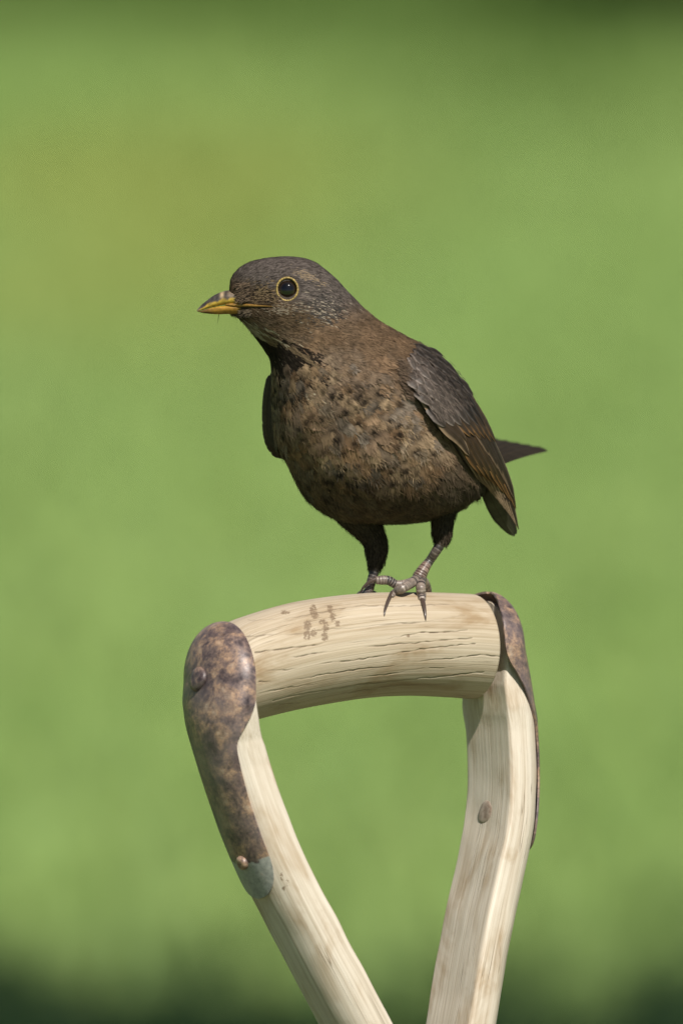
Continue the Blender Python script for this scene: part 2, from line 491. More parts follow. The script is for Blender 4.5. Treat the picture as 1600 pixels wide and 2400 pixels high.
for k, (pl, amp) in enumerate(cracks):
    pl = np.array(pl, float)
    yy = np.interp(flat[:, 0], pl[:, 0], pl[:, 1], left=-999, right=-999)
    yy = yy + 2.4 * (vnoise(np.stack([flat[:, 0] / 12 + k * 31, flat[:, 0] * 0 + k], 1)) - .5) + 6 * (vnoise(np.stack([flat[:, 0] / 70 + k * 17, flat[:, 0] * 0 + k], 1)) - .5)
    gate = np.clip((vnoise(np.stack([flat[:, 0] / 60 + k * 13, flat[:, 0] * 0 + 9 + k], 1)) - .22) * 1.9, .0, 1) * np.clip(.35 + 1.1 * vnoise(np.stack([flat[:, 0] / 11 + k * 7, flat[:, 0] * 0 + 3 + k], 1)), 0, 1)
    d = np.abs(flat[:, 1] - yy)
    crack = np.maximum(crack, np.exp(-(d / np.where(gate > .75, 1.3, 1.05)) ** 2) * amp * gate)
crack = np.clip(crack, 0, 1) * front
mud = np.zeros(len(flat))
for mx, my, ax, ay in [(734, 1430, 9, 13), (738, 1441, 9, 9), (773, 1426, 7, 9), (780, 1444, 8, 12), (721, 1464, 9, 13), (720, 1487, 8, 12), (735, 1482, 8, 9), (758, 1456, 10, 6), (763, 1471, 9, 9), (762, 1491, 9, 10), (791, 1461, 7, 8), (669, 1434, 11, 5), (955, 1490, 4, 5)]:
    mud = np.maximum(mud, .54 * np.exp(-(((flat[:, 0] - mx) / (ax * 1.35)) ** 2 + ((flat[:, 1] - my) / (ay * 1.35)) ** 2) ** 2 * .8))
mud *= front
inw = nrm(np.repeat(C, NA, 0) - flat)
flat = flat + inw * (crack * 2.6)[:, None]
guv = np.stack([np.repeat(from_x, NA), np.tile(np.sin(th) * 125, NB), np.tile(np.cos(th) * 125, NB)], 1) * SC * np.array([1, 1, 1])
Fb = [grid_faces(NB, NA, True)]
k = np.arange(NA); nb = len(flat)
flat2 = np.concatenate([flat, C[:1], C[-1:]]); ext = lambda a: np.concatenate([a, a[:1] * 0, a[-1:] * 0])
Fb.append(np.stack([np.full(NA, nb), (k + 1) % NA, k], 1)); Fb.append(np.stack([np.full(NA, nb + 1), (NB - 1) * NA + k, (NB - 1) * NA + (k + 1) % NA], 1))
make("crossbar", P(flat2), Fb, M_bar, tool, {"guv": ext(guv), "crack": ext(crack), "mud": ext(mud)})

def bar_w(x, y):
    """front surface of the bar at x, y"""
    xs = x
    for _ in range(4):
        cy = np.interp(xs, from_x, cyv); r = np.interp(xs, from_x, crv)
        q = math.sqrt(max(r * r - (y - cy) ** 2, 0)); xs = x - q * SN
    return float(tool_w(xs, 1545) + q * CS)

# arms
def arm_frames(pts, cy, n, RR=130):
    pts = np.array(pts, float)
    c2 = catmull(pts, 1500)
    y = np.concatenate([cy - RR * np.cos(np.linspace(0.02, np.pi / 2, 26))[:-1], np.linspace(cy, pts[-1, 1], n)])
    x = np.interp(y, c2[:, 1], c2[:, 0])
    c = np.stack([x, y, tool_w(x, y)], 1)
    T = nrm(np.gradient(c, axis=0))
    return c, T
def head_scale(y, cy, RR=130):
    return np.sqrt(np.clip(1 - np.clip((cy - y) / RR, 0, 1) ** 2, 0.0004, 1))
LEFT = dict(pts=[(530, 1440), (530, 1520), (530, 1590), (525, 1655), (533, 1725), (571, 1850), (628, 2000), (730, 2200), (835, 2400), (905, 2540), (960, 2680), (985, 2800)], cy=1590, out=-1, R=129, ho=72, ni=2)
RIGHT = dict(pts=[(1146, 1370), (1146, 1440), (1146, 1515), (1157, 1580), (1168, 1650), (1177, 1723), (1180, 1837), (1172, 1940), (1151, 2041), (1127, 2143), (1103, 2265), (1081, 2400), (1058, 2530), (1025, 2680), (1005, 2800)], cy=1515, out=1, R=104, ho=44, ni=12)
def arm_dims(A, y):
    cy = A['cy']; h = head_scale(y, cy, A['R'])
    hd = np.interp(y, [cy, cy + 60, cy + 140, cy + 200], [A['R'], A['R'] * (.96 if A['out'] < 0 else .94), 104, 100]) * h
    ho = np.interp(y, [cy, cy + 170], [A['ho'], 67]) * h
    ni = np.interp(y, [cy, cy + 90, cy + 160], [A['ni'], (A['ni'] + 40) / 2 + 8, 40])
    return hd, ho, ni
def build_arm(A):
    c, T = arm_frames(A['pts'], A['cy'], 260, A['R'])
    A['c'], A['T'] = c, T
    y = c[:, 1]; hd, ho, ni = arm_dims(A, y)
    n = nrm(np.cross(T, FV)); n *= np.sign(n[:, :1]) * A['out']            # outward
    A['n'] = n
    # D section, counter-clockwise list of (f, n) with rounded inner corners
    q = np.linspace(-np.pi / 2, np.pi / 2, 40)
    outer = [(math.sin(a), math.cos(a) ** .9 if math.cos(a) > 0 else 0, 0) for a in q]
    inner = []
    for a in np.linspace(0, np.pi / 2, 10): inner.append((1 - .10 * (1 - math.cos(a)), 0, .72 + .28 * math.sin(a)))
    for f in np.linspace(.85, -.85, 18): inner.append((f, 0, 1.0 + .015 * (1 - f * f)))
    for a in np.linspace(np.pi / 2, 0, 10): inner.append((-(1 - .10 * (1 - math.cos(a))), 0, .72 + .28 * math.sin(a)))
    sec = np.array(outer + inner); m = len(sec)
    fcoord = sec[:, 0] * hd[:, None]; ncoord = sec[:, 1] * ho[:, None] - sec[:, 2] * ni[:, None]
    V = c[:, None] + fcoord[..., None] * FV + ncoord[..., None] * n[:, None]
    V += (vnoise(np.stack([np.repeat(y, m) / 60, np.tile(np.arange(m), len(y)) / 9., np.full(m * len(y), A['out'] * 3.)], 1)) - .5).reshape(len(y), m, 1) * 3.0 * n[:, None]
    guv = np.stack([np.repeat(y, m), fcoord.ravel(), ncoord.ravel() + 300 * A['out']], 1) * SC
    flat = V.reshape(-1, 3)
    mud = np.zeros(len(flat))
    if A['out'] < 0:
        for mx, my, ax, ay in [(662, 2045, 6, 16), (666, 2075, 6, 20), (675, 2060, 5, 12)]:
            mud = np.maximum(mud, .62 * np.exp(-(((flat[:, 0] - mx) / ax) ** 2 + ((flat[:, 1] - my) / ay) ** 2)))
    F = [grid_faces(len(y), m, True), np.arange(m)[None, ::-1].copy()]
    o = make("arm", P(flat), F, M_arm, tool, {"guv": guv, "crack": np.zeros(len(flat)), "mud": mud})
    return o
build_arm(LEFT); build_arm(RIGHT)

def build_strap(A, ne_y, ne_v, y_end, zinc_from, gap=0.0, R=None, ho_=None):
    A = dict(A, R=R or A['R'], ho=ho_ or A['ho'])
    c, T = arm_frames(A['pts'], A['cy'], 260, A['R'])
    n = nrm(np.cross(T, FV)); n *= np.sign(n[:, :1]) * A['out']
    # refine stations
    yy = np.concatenate([c[:25, 1], np.linspace(A['cy'], y_end, 190)])
    I = lambda a: np.stack([np.interp(yy, c[:, 1], a[:, k]) for k in range(3)], 1)
    c, n = I(c), I(n)
    hd, ho, ni = arm_dims(A, yy)
    ne = np.interp(yy, ne_y, ne_v); ne = np.convolve(np.pad(ne, 6, 'edge'), np.ones(13) / 13, 'valid')
    end = np.clip((y_end - yy) / 85, 0, 1); tongue = np.sqrt(np.clip(1 - (1 - end) ** 2, 0, 1))
    phi = np.where(ne >= 0, np.arccos(np.clip(ne / np.maximum(ho, 1), 0, 1)), np.pi / 2) * np.maximum(tongue, .02)
    side = np.where(ne < 0, -ne, 0.0) * head_scale(yy, A['cy'], A['R'])
    m = 41; q = np.linspace(-1, 1, m)
    def layer(off):
        # first/last fifths run down the straight side of the head, the middle follows the round
        qq = np.clip(np.abs(q) / .82, 0, 1) * np.sign(q); st = np.clip((np.abs(q) - .82) / .18, 0, 1)
        a = phi[:, None] * qq[None]
        f = (hd[:, None] + off) * np.sin(a)
        nn = (ho[:, None] + off) * np.abs(np.cos(a)) ** .9 - side[:, None] * st[None]
        v = c[:, None] + f[..., None] * FV + nn[..., None] * n[:, None]
        v[:25, :, 1] -= (off * (1 - head_scale(yy[:25], A['cy'], A['R'])))[:, None]
        dent = (vnoise(np.stack([np.repeat(yy, m) / 40, np.tile(q, len(yy)) * 3 + 7, np.full(m * len(yy), 2. + A['out'])], 1)) - .5).reshape(len(yy), m, 1)
        return v + dent * 1.0 * n[:, None]
    o, i = layer(5.5 + gap), layer(.5 + gap)
    k = len(yy); V = np.concatenate([o.reshape(-1, 3), i.reshape(-1, 3)])
    F = [grid_faces(k, m), grid_faces(k, m, flip=True) + k * m]
    bd = np.concatenate([np.arange(m), np.arange(1, k) * m + m - 1, (k - 1) * m + np.arange(m - 2, -1, -1), np.arange(k - 2, 0, -1) * m])
    b2 = np.roll(bd, -1)
    F.append(np.stack([b2, bd, bd + k * m, b2 + k * m], 1))
    z = np.clip((np.repeat(yy, m) - zinc_from) / 60, -1, .8)
    ob = make("strap", P(V), F, M_rust, tool, {"zinc": np.concatenate([z, z])})
    md = ob.modifiers.new("edge", 'BEVEL'); md.width = 3 * SC; md.segments = 2; md.limit_method = 'ANGLE'; md.angle_limit = rad(50)
    return ob
build_strap(LEFT, [1400, 1590, 1640, 1690, 1718, 1735, 1850, 2000], [0, 0, -10, 5, 24, 31, 36, 38], 2068, 1958)["label"] = "rusty strap with bare grey tongue and domed end"
build_strap(RIGHT, [1380, 1515, 1549, 1576, 1607, 1666, 1714, 1900], [-34, -34, -24, -8, 5, 24, 38, 44], 1978, 3000, gap=2, R=120, ho_=52)["label"] = "dark rusty strap seen edge on"

def rivet(centre, normal, r, h, mat, label=None):
    normal = nrm(np.array(normal, float)); A = nrm(np.cross(normal, [0, 1, .1])); B = np.cross(normal, A)
    prof = [(1.0, -.6), (1.0, .1), (.97, .45), (.88, .72), (.7, .9), (.4, 1.0), (.12, .97)]
    t = np.linspace(0, 2 * np.pi, 28, endpoint=False)
    V = np.array([[np.array(centre) + normal * h * z + r * q * (math.cos(a) * A + math.sin(a) * B) * (1 + .04 * math.sin(3 * a + r)) for a in t] for q, z in prof]).reshape(-1, 3)
    F = [grid_faces(len(prof), 28, True), ((len(prof) - 1) * 28 + np.arange(28))[None]]
    o = make("rivet", P(V), F, mat, tool, {"zinc": np.full(len(V), -1.0)})
    return o
def arm_point(A, y, f, off):
    hd, ho, ni = arm_dims(A, np.array([y]))
    c = np.array([np.interp(y, A['c'][:, 1], A['c'][:, k]) for k in range(3)]); n = np.array([np.interp(y, A['c'][:, 1], A['n'][:, k]) for k in range(3)])
    nn = ho[0] * math.sqrt(max(1 - (f / hd[0]) ** 2, 0)) ** .9
    nv = nrm(n * (nn / ho[0] ** 2) + FV * (f / hd[0] ** 2))
    return c + FV * f + n * nn + nv * off, nv
p, nv = arm_point(LEFT, 1606, 4, 3); rivet(p, nv, 30, 13, M_rust)
p, nv = arm_point(LEFT, 1988, 10, 6); rivet(p, nv, 17, 11, M_rust)
c = np.array([np.interp(1916, RIGHT['c'][:, 1], RIGHT['c'][:, k]) for k in range(3)]); n = np.array([np.interp(1916, RIGHT['c'][:, 1], RIGHT['n'][:, k]) for k in range(3)])
rivet(c - n * 38 + FV * -8, -n, 29, 6, M_plug)

# shaft, socket and blade down to the soil
s0 = np.array([985, 2690, 0.0]); s0[2] = tool_w(985, 2690)
q = np.linspace(0, 1, 60); path = s0 + SHAFT_D * (q[:, None] * 3500)
rr = np.interp(q, [0, .03, .1, 1], [70, 108, 112, 108])
guv = np.repeat(np.stack([q * 3500, q * 0, q * 0], 1), 24, 0) * SC
ang = np.tile(np.linspace(0, 2 * np.pi, 24, endpoint=False), 60); guv[:, 1] = np.cos(ang) * 110 * SC; guv[:, 2] = np.sin(ang) * 110 * SC
z2 = np.zeros(60 * 24 + 2)
tube("shaft", path, rr, M_arm, tool, 24, attrs={"guv": np.concatenate([guv, guv[:1], guv[-1:]]), "crack": z2, "mud": z2})
path2 = s0 + SHAFT_D * np.linspace(2700, 3900, 30)[:, None]
tube("socket", path2, np.interp(np.linspace(0, 1, 30), [0, .6, 1], [122, 128, 60]), M_steel, tool, 20)
AV = np.array([CS, 0, -SN]); Lb = np.linspace(3500, 5400, 26); Wb = np.linspace(-1, 1, 15)
hw = np.interp(Lb, [3500, 3560, 5000, 5400], [520, 560, 500, 430])
bl = s0 + SHAFT_D * Lb[:, None, None] + AV * (hw[:, None] * Wb)[..., None] + FV * (60 * Wb ** 2)[None, :, None] - SHAFT_D * ((Lb > 5300) * 1.0)[:, None, None] * (120 * Wb ** 2)[None, :, None]
V = np.concatenate([(bl + FV * 8).reshape(-1, 3), (bl - FV * 8).reshape(-1, 3)])
kb, mb = len(Lb), len(Wb)
bd = np.concatenate([np.arange(mb), np.arange(1, kb) * mb + mb - 1, (kb - 1) * mb + np.arange(mb - 2, -1, -1), np.arange(kb - 2, 0, -1) * mb]); b2 = np.roll(bd, -1)
make("blade", P(V), [grid_faces(kb, mb), grid_faces(kb, mb, flip=True) + kb * mb, np.stack([b2, bd, bd + kb * mb, b2 + kb * mb], 1)], M_steel, tool)

# ------------------------------------------------------------------ the bird
foot_w = bar_w(985, 1395)
bird = empty("blackbird", P(np.array([985, 1392, foot_w])))
tag(bird, "speckled brown female blackbird with yellow edged bill perched on the wooden crossbar", "bird")

rows = np.array([  # upper outline x, y | lower outline x, y | depth centre, depth radius
 [536, 706, 536, 710, 42, 1], [538, 682, 540, 736, 48, 12], [545, 649, 559, 746, 46, 19], [575, 621, 577, 764, 41, 40],
 [622, 607, 598, 790, 30, 66], [680, 603, 617, 816, 20, 90], [730, 613, 632, 842, 10, 98], [777, 646, 637, 880, -4, 112],
 [819, 689, 637, 925, -18, 135], [878, 746, 640, 980, -32, 160], [943, 785, 646, 1033, -45, 182], [1000, 818, 662, 1066, -58, 200],
 [1045, 872, 685, 1112, -70, 212], [1078, 930, 712, 1158, -82, 216], [1104, 990, 755, 1198, -95, 210], [1124, 1050, 810, 1221, -108, 192],
 [1136, 1095, 880, 1227, -122, 165], [1138, 1130, 960, 1225, -135, 128], [1122, 1158, 1030, 1213, -146, 75], [1087, 1190, 1083, 1192, -150, 2]], float)
NR, NT = 260, 200
tt = np.linspace(0, 1, NR); tt = (tt + .035 * np.sin(2 * np.pi * tt) * -1) ; tt = np.clip(tt, 0, 1) * (len(rows) - 1)
rw = catmull(rows, NR, tt)
# cosine easing near the two poles keeps them round
th = np.linspace(0, 2 * np.pi, NT, endpoint=False)
U2 = np.concatenate([rw[:, 0:2], rw[:, 4:5]], 1); L2 = np.concatenate([rw[:, 2:4], rw[:, 4:5]], 1)
cen = (U2 + L2) / 2; hv = (U2 - L2) / 2
BV = cen[:, None] + np.cos(th)[None, :, None] * hv[:, None] + (np.sin(th)[None, :] * rw[:, 5:6])[..., None] * np.array([0, 0, 1.])
# gentle shaping: brow over the eye, cheek, flank unevenness
def blob(cx, cy, r, amp, front=True):
    d2 = ((BV[..., 0] - cx) ** 2 + (BV[..., 1] - cy) ** 2) / r ** 2
    s = np.where(BV[..., 2] > cen[:, None, 2], 1, -1)
    BV[..., 2] += s * amp * np.exp(-d2)
blob(674, 652, 22, 7); blob(672, 682, 20, -8); blob(706, 726, 40, 8); blob(600, 690, 30, -6)
BV[..., 2] += 7 * (vnoise(np.stack([BV[..., 0].ravel() / 55, BV[..., 1].ravel() / 55 + 9, BV[..., 2].ravel() / 70 + 30], 1)).reshape(NR, NT) - .5) * (BV[..., 1] > 800)
BN = np.cross(np.gradient(BV, axis=0), np.roll(BV, -1, 1) - np.roll(BV, 1, 1)); BN = nrm(BN)
if (BN * (BV - cen[:, None])).sum() < 0: BN = -BN
bflat = BV.reshape(-1, 3); bnor = BN.reshape(-1, 3)
fr = bnor[:, 2] > .02
bf_front, bn_front = bflat[fr], bnor[fr]
def body_hit(x, y):
    d = (bf_front[:, 0] - x) ** 2 + (bf_front[:, 1] - y) ** 2
    i = np.argmin(d); return bf_front[i], bn_front[i], math.sqrt(d[i])

C_ = lambda *a: np.array(a, float)
CROWN, NAPE, RUFOUS, BUFF, GREYB, DARK, BELLY, PALE = C_(.095, .078, .068), C_(.098, .066, .041), C_(.205, .122, .066), C_(.275, .193, .116), C_(.165, .134, .106), C_(.014, .0105, .008), C_(.062, .047, .032), C_(.38, .32, .23)
def sm(x, a, b): 
    t = np.clip((x - a) / (b - a), 0, 1); return t * t * (3 - 2 * t)
def base_colour(p):
    x, y = p[:, 0], p[:, 1]
    n1 = vnoise(np.stack([x / 22, y / 22, p[:, 2] / 22 + 50], 1))[:, None]
    c = np.tile(CROWN, (len(p), 1))
    low = sm(y - .35 * (x - 560), 640, 690)[:, None]                     # below the brow line: browner face
    c = c * (1 - low) + (NAPE * .95) * low
    neck = sm(.55 * x + y, 1120, 1230)[:, None]
    c = c * (1 - neck) + (NAPE * 1.05 * (1 - .35 * n1) + RUFOUS * .35 * n1) * neck
    d = (y - 820) + .35 * (880 - x)
    br = (sm(d, 0, 90) * (1 - sm(y, 1040, 1150)))[:, None]
    c = c * (1 - br) + (RUFOUS * n1 + GREYB * 1.05 * (1 - n1)) * br
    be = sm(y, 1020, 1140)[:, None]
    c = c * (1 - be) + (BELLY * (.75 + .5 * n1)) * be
    back = sm(-p[:, 2], 60, 120)[:, None]
    return c * (1 - back) + (NAPE * .8) * back
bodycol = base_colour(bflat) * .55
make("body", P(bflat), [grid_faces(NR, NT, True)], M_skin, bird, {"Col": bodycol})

# plumage -----------------------------------------------------------
FLOW0 = np.array([505, 700, 45.])
def flow(p, n):
    d = nrm(p - FLOW0)
    w = sm(p[:, 1], 900, 1150)[:, None]
    d = nrm(d * (1 - w) + np.array([.45, .75, -.55]) * w)
    d = d - n * (d * n).sum(1, keepdims=True)
    return nrm(d)
quad_area = np.linalg.norm(np.cross(np.gradient(BV, axis=0), np.roll(BV, -1, 1) - BV), axis=-1).ravel()
def sample(n, dens):
    w = quad_area * dens(bflat, bnor); cdf = np.cumsum(w); i = np.searchsorted(cdf, rng.uniform(0, cdf[-1], n))
    i = np.minimum(i, len(bflat) - 1)
    return bflat[i] + rng.normal(0, 1.2, (n, 3)) * (1 - np.abs(bnor[i])), bnor[i]
def thin(p, r):
    cell = {}; keep = []
    for k in range(len(p)):
        rk = r[k]; c = tuple((p[k] // 14).astype(int)); ok = True
        R = int(rk // 14) + 1
        for a in range(-R, R + 1):
            for b in range(-R, R + 1):
                for e in range(-R, R + 1):
                    for q in cell.get((c[0] + a, c[1] + b, c[2] + e), ()):
                        dd = p[q] - p[k]
                        if dd[0] * dd[0] + dd[1] * dd[1] + dd[2] * dd[2] < rk * rk: ok = False; break
                    if not ok: break
                if not ok: break
            if not ok: break
        if ok: keep.append(k); cell.setdefault(c, []).append(k)
    return np.array(keep)
EYE = np.array([673.5, 680.])
def clear_of_face(p):
    e = np.hypot((p[:, 0] - EYE[0]), (p[:, 1] - EYE[1])) > 31
    bk = ~((p[:, 0] < 590) & (np.abs(p[:, 1] - (716 - .04 * (590 - p[:, 0]))) < np.interp(p[:, 0], [536, 560, 590], [30, 20, 3])))
    gpz = ~((p[:, 0] < 632) & (p[:, 0] > 540) & (np.abs(p[:, 1] - np.interp(p[:, 0], [560, 636], [716, 719.5])) < 4.5))
    return e & bk & gpz
PV, PF4, PF3, PC = [], [], [], []; poff = 0
def add(V, C, f4=None, f3=None):
    global poff
    if f4 is not None: PF4.append(f4 + poff)
    if f3 is not None: PF3.append(f3 + poff)
    PV.append(V); PC.append(C); poff += len(V)

def feather_cards(p, n, d, L, Wd, lift, bow, colfun, nv=7, nu=7):
    k = len(p); s = np.cross(d, n)
    v = np.linspace(0, 1, nv); u = np.linspace(-1, 1, nu)
    prof = np.array([.45, .8, .97, 1.0, .93, .74, .36]) if nv == 7 else np.sqrt(np.clip(1 - (2 * v - .9) ** 2, .1, 1))
    uu, vv = np.meshgrid(u, v); pr = np.repeat(prof[:, None], nu, 1)
    jit = rng.normal(0, .035, (k, nv, nu)) * (vv > .5)
    vj = vv[None] - .10 * (uu ** 2)[None] * (vv > .2)[None] + jit
    X = (p[:, None, None] + d[:, None, None] * (L[:, None, None] * vj)[..., None]
         + s[:, None, None] * (Wd[:, None, None] * (uu * pr)[None])[..., None]
         + n[:, None, None] * ((lift[:, None, None] * vv[None] ** 1.3 + bow[:, None, None] * (1 - uu ** 2)[None] * np.sin(np.pi * vv)[None] - (L[:, None, None] * vj) ** 2 / 560 + .6))[..., None])
    Cc = colfun(uu, vv, k)
    f = (np.arange(k) * nv * nu)[:, None, None] + grid_faces(nv, nu)[None]
    add(X.reshape(-1, 3), Cc.reshape(-1, 3), f4=f.reshape(-1, 4))

# body feathers
p, n = sample(26000, lambda q, m: ((q[:, 1] + .55 * q[:, 0]) > 1150) * (1 + 1.0 * (q[:, 2] > -60)))
thr_ = (p[:, 0] < 770) & (p[:, 1] < 900) & (p[:, 1] - 1.5 * (p[:, 0] - 640) > 660)
sel = ~(thr_ & (rng.uniform(0, 1, len(p)) < 1.15 - sm(p[:, 1], 840, 900))) & ((p[:, 1] + .55 * p[:, 0]) > 1185)
p, n = p[sel], n[sel]
keep = thin(p, np.interp(p[:, 1], [700, 820, 950, 1230], [8, 13, 21, 22]) * rng.uniform(.85, 1.1, len(p)))
p, n = p[keep], n[keep]
k = len(p); print("body feathers", k)
d = flow(p, n); d = nrm(d + rng.normal(0, .12, (k, 3))); d = nrm(d - n * (d * n).sum(1, keepdims=True))
x, y = p[:, 0], p[:, 1]
size = np.interp(y, [680, 820, 950, 1230], [20, 32, 41, 44]) * rng.uniform(.85, 1.2, k)
spot = sm((y - 830) + .42 * (870 - x), 10, 100) * (1 - .55 * sm(y, 1100, 1200)) * (1 - sm(x, 1000, 1060))
plain = (1 - spot)
spot_amt = spot * (rng.uniform(0, 1, k) < .72) * rng.uniform(.35, .95, k)
hue = rng.uniform(0, 1, (k, 1)); bc = base_colour(p)
edge = bc * rng.uniform(.8, 1.3, (k, 1))
sp = spot[:, None]
dw = rng.dirichlet([.55, .45, .45], k)
pick = dw[:, :1] * RUFOUS + dw[:, 1:2] * BUFF * 1.1 + dw[:, 2:] * GREYB * 1.1
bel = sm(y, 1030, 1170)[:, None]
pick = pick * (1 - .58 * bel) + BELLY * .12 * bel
lf = (.72 + .56 * vnoise(np.stack([x / 60, y / 60, p[:, 2] / 60 + 30], 1)))[:, None]
pick = pick * lf
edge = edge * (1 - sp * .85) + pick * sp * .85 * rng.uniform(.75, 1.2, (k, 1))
F_uo, F_vo, F_wd = rng.normal(0, .2, k), rng.normal(.77, .08, k), rng.uniform(.5, 1.0, k)
def pattern(u, v):
    """u, v (k, j) -> colour (k, j, 3)"""
    g = np.exp(-(((u - F_uo[:, None]) / F_wd[:, None]) ** 2 + ((v - F_vo[:, None]) / .25) ** 2)) * spot_amt[:, None] * 1.55
    g = np.clip(g, 0, 1)[..., None]
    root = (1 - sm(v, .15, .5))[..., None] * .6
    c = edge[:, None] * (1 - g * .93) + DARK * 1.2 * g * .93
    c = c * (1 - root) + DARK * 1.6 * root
    return c * (1 + .35 * sm(v, .86, 1.0)[..., None] * spot[:, None, None])
def cf(uu, vv, k):
    u = np.repeat(uu.reshape(1, -1), k, 0); v = np.repeat(vv.reshape(1, -1), k, 0)
    c = pattern(u, v).reshape(k, *uu.shape, 3)
    return c * rng.uniform(.75, 1.25, (k, 1, uu.shape[1], 1)) * rng.uniform(.92, 1.08, (k, *uu.shape, 1))
F_w = size * rng.uniform(.36, .46, k); F_l = rng.uniform(1.6, 3.4, k); F_b = rng.uniform(.8, 1.8, k)
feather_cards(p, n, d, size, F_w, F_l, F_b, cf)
BARB = (p, n, d, size, F_w, F_l, F_b)

# fine strands (barbs, head streaks, fuzz along the outline)
def strands(p, n, d, L, w, l1, l2, c0, c1):
    k = len(p); s = np.cross(d, n)
    a = p + n * .4; m = p + d * (L * .5)[:, None] + n * l1[:, None]; t = p + d * L[:, None] + n * l2[:, None] - n * ((L ** 2) / 300)[:, None]
    V = np.stack([a - s * w[:, None], a + s * w[:, None], m - s * w[:, None] * .85, m + s * w[:, None] * .85, t], 1).reshape(-1, 3)
    C = np.stack([c0, c0, c1, c1, c1], 1).reshape(-1, 3)
    b = (np.arange(k) * 5)[:, None]
    add(V, C, f4=b + np.array([[0, 1, 3, 2]]), f3=b + np.array([[2, 3, 4]]))

def head_colour(p):
    x, y = p[:, 0], p[:, 1]; k = len(p); c = base_colour(p)
    r = rng.uniform(0, 1, k)
    # crown and brow
    c *= rng.uniform(.5, 1.55, (k, 1))
    # lores: brown speckled, dark line in front of the eye
    lore = np.exp(-(((x - 618) / 38) ** 2 + ((y - 690) / 20) ** 2)); lm = (rng.uniform(0, 1, k) < lore)[:, None]
    c = np.where(lm, np.where(rng.uniform(0, 1, (k, 1)) < .4, DARK * 1.6, C_(.20, .14, .08)), c)
    # pale brow streak behind and over the eye
    b = np.exp(-(((x - 712) / 30) ** 2 + ((y - 645 - (x - 700) * .35) / 9) ** 2)); c = np.where((rng.uniform(0, 1, k) < b * .75)[:, None], C_(.22, .165, .11), c)
    # ear coverts: dark grey with pale shafts
    ear = np.exp(-(((x - 745) / 48) ** 2 + ((y - 722) / 36) ** 2))
    c = np.where((rng.uniform(0, 1, k) < ear * .75)[:, None], C_(.048, .042, .037) * rng.uniform(.6, 1.5, (k, 1)), c)
    c = np.where((rng.uniform(0, 1, k) < ear * .20)[:, None], C_(.25, .21, .16), c)
    # cheek under the eye: pale
    ch = np.exp(-(((x - 655) / 34) ** 2 + ((y - 725) / 11) ** 2)); c = np.where((rng.uniform(0, 1, k) < ch * .5)[:, None], C_(.26, .21, .155), c)
    # throat streaks: dark and buff lines that run along the flow
    thr = sm(y - .45 * (x - 560), 732, 762) * (1 - sm(.55 * x + y, 1230, 1400)) * (1 - sm(x, 720, 800))
    across = (y - 740) - .95 * (x - 560)
    line = vnoise(np.stack([np.arctan2(y - 700, x - 470) * 30, np.hypot(x - 470, y - 700) / 110], 1))
    dk = (line < .52)
    c = np.where((rng.uniform(0, 1, k) < thr * .95)[:, None], np.where(dk[:, None], DARK * rng.uniform(.8, 2.6, (k, 1)), np.where((line > .66)[:, None], PALE * rng.uniform(.7, 1.25, (k, 1)), C_(.16, .112, .068) * rng.uniform(.7, 1.3, (k, 1)))), c)
    return np.maximum(c, .006)
p, n = sample(52000, lambda q, m: ((.55 * q[:, 0] + q[:, 1]) < 1420) * (1 - sm(q[:, 0], 830, 960)) * (m[:, 2] > -.75) * np.where((.55 * q[:, 0] + q[:, 1] < 1190) | (q[:, 0] < 770), 1.6, .4))
ok = clear_of_face(p) | (n[:, 2] < 0); p, n = p[ok], n[ok]; k = len(p)
d = flow(p, n); d = nrm(d + rng.normal(0, .13, (k, 3))); d = nrm(d - n * (d * n).sum(1, keepdims=True))
dist = np.hypot(p[:, 0] - 545, p[:, 1] - 700)
L = np.interp(dist, [0, 60, 200, 330], [7, 11, 22, 32]) * rng.uniform(.7, 1.3, k) * np.where((p[:, 0] < 760) & (p[:, 1] > 745), 1.35, 1)
c1 = head_colour(p)
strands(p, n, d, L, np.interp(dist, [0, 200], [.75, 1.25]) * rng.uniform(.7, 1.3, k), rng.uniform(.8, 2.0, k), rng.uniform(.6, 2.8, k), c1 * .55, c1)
# barbs that fan out from the shaft of every body feather, carrying its markings past its edge
p, n, d, size, F_w, F_l, F_b = BARB
J = 30; k = len(p)
u = rng.uniform(-.9, .9, (k, J)); v = rng.uniform(.30, .95, (k, J))
sd = np.cross(d, n)
pos = p[:, None] + d[:, None] * (size[:, None] * (v - .1 * u * u))[..., None] + sd[:, None] * (F_w[:, None] * u * np.sqrt(np.clip(1.02 - v ** 3, .1, 1)))[..., None] + n[:, None] * (F_l[:, None] * v ** 1.3 + F_b[:, None] * (1 - u * u) * np.sin(np.pi * v) - (size[:, None] * v) ** 2 / 560 + .8)[..., None]
dr = nrm(d[:, None] + sd[:, None] * (u * .55 + rng.normal(0, .12, (k, J)))[..., None] + n[:, None] * rng.normal(.03, .05, (k, J))[..., None])
cb = np.maximum(pattern(u, np.clip(v + .10, 0, 1)), .004) * rng.uniform(.65, 1.4, (k, J, 1))
nn_ = np.repeat(n, J, 0)
strands(pos.reshape(-1, 3), nn_, dr.reshape(-1, 3), (size[:, None] * rng.uniform(.25, .5, (k, J))).ravel(), rng.uniform(.35, .8, k * J), rng.uniform(.3, 1.2, k * J), rng.uniform(.0, 2.4, k * J), cb.reshape(-1, 3) * .85, cb.reshape(-1, 3))
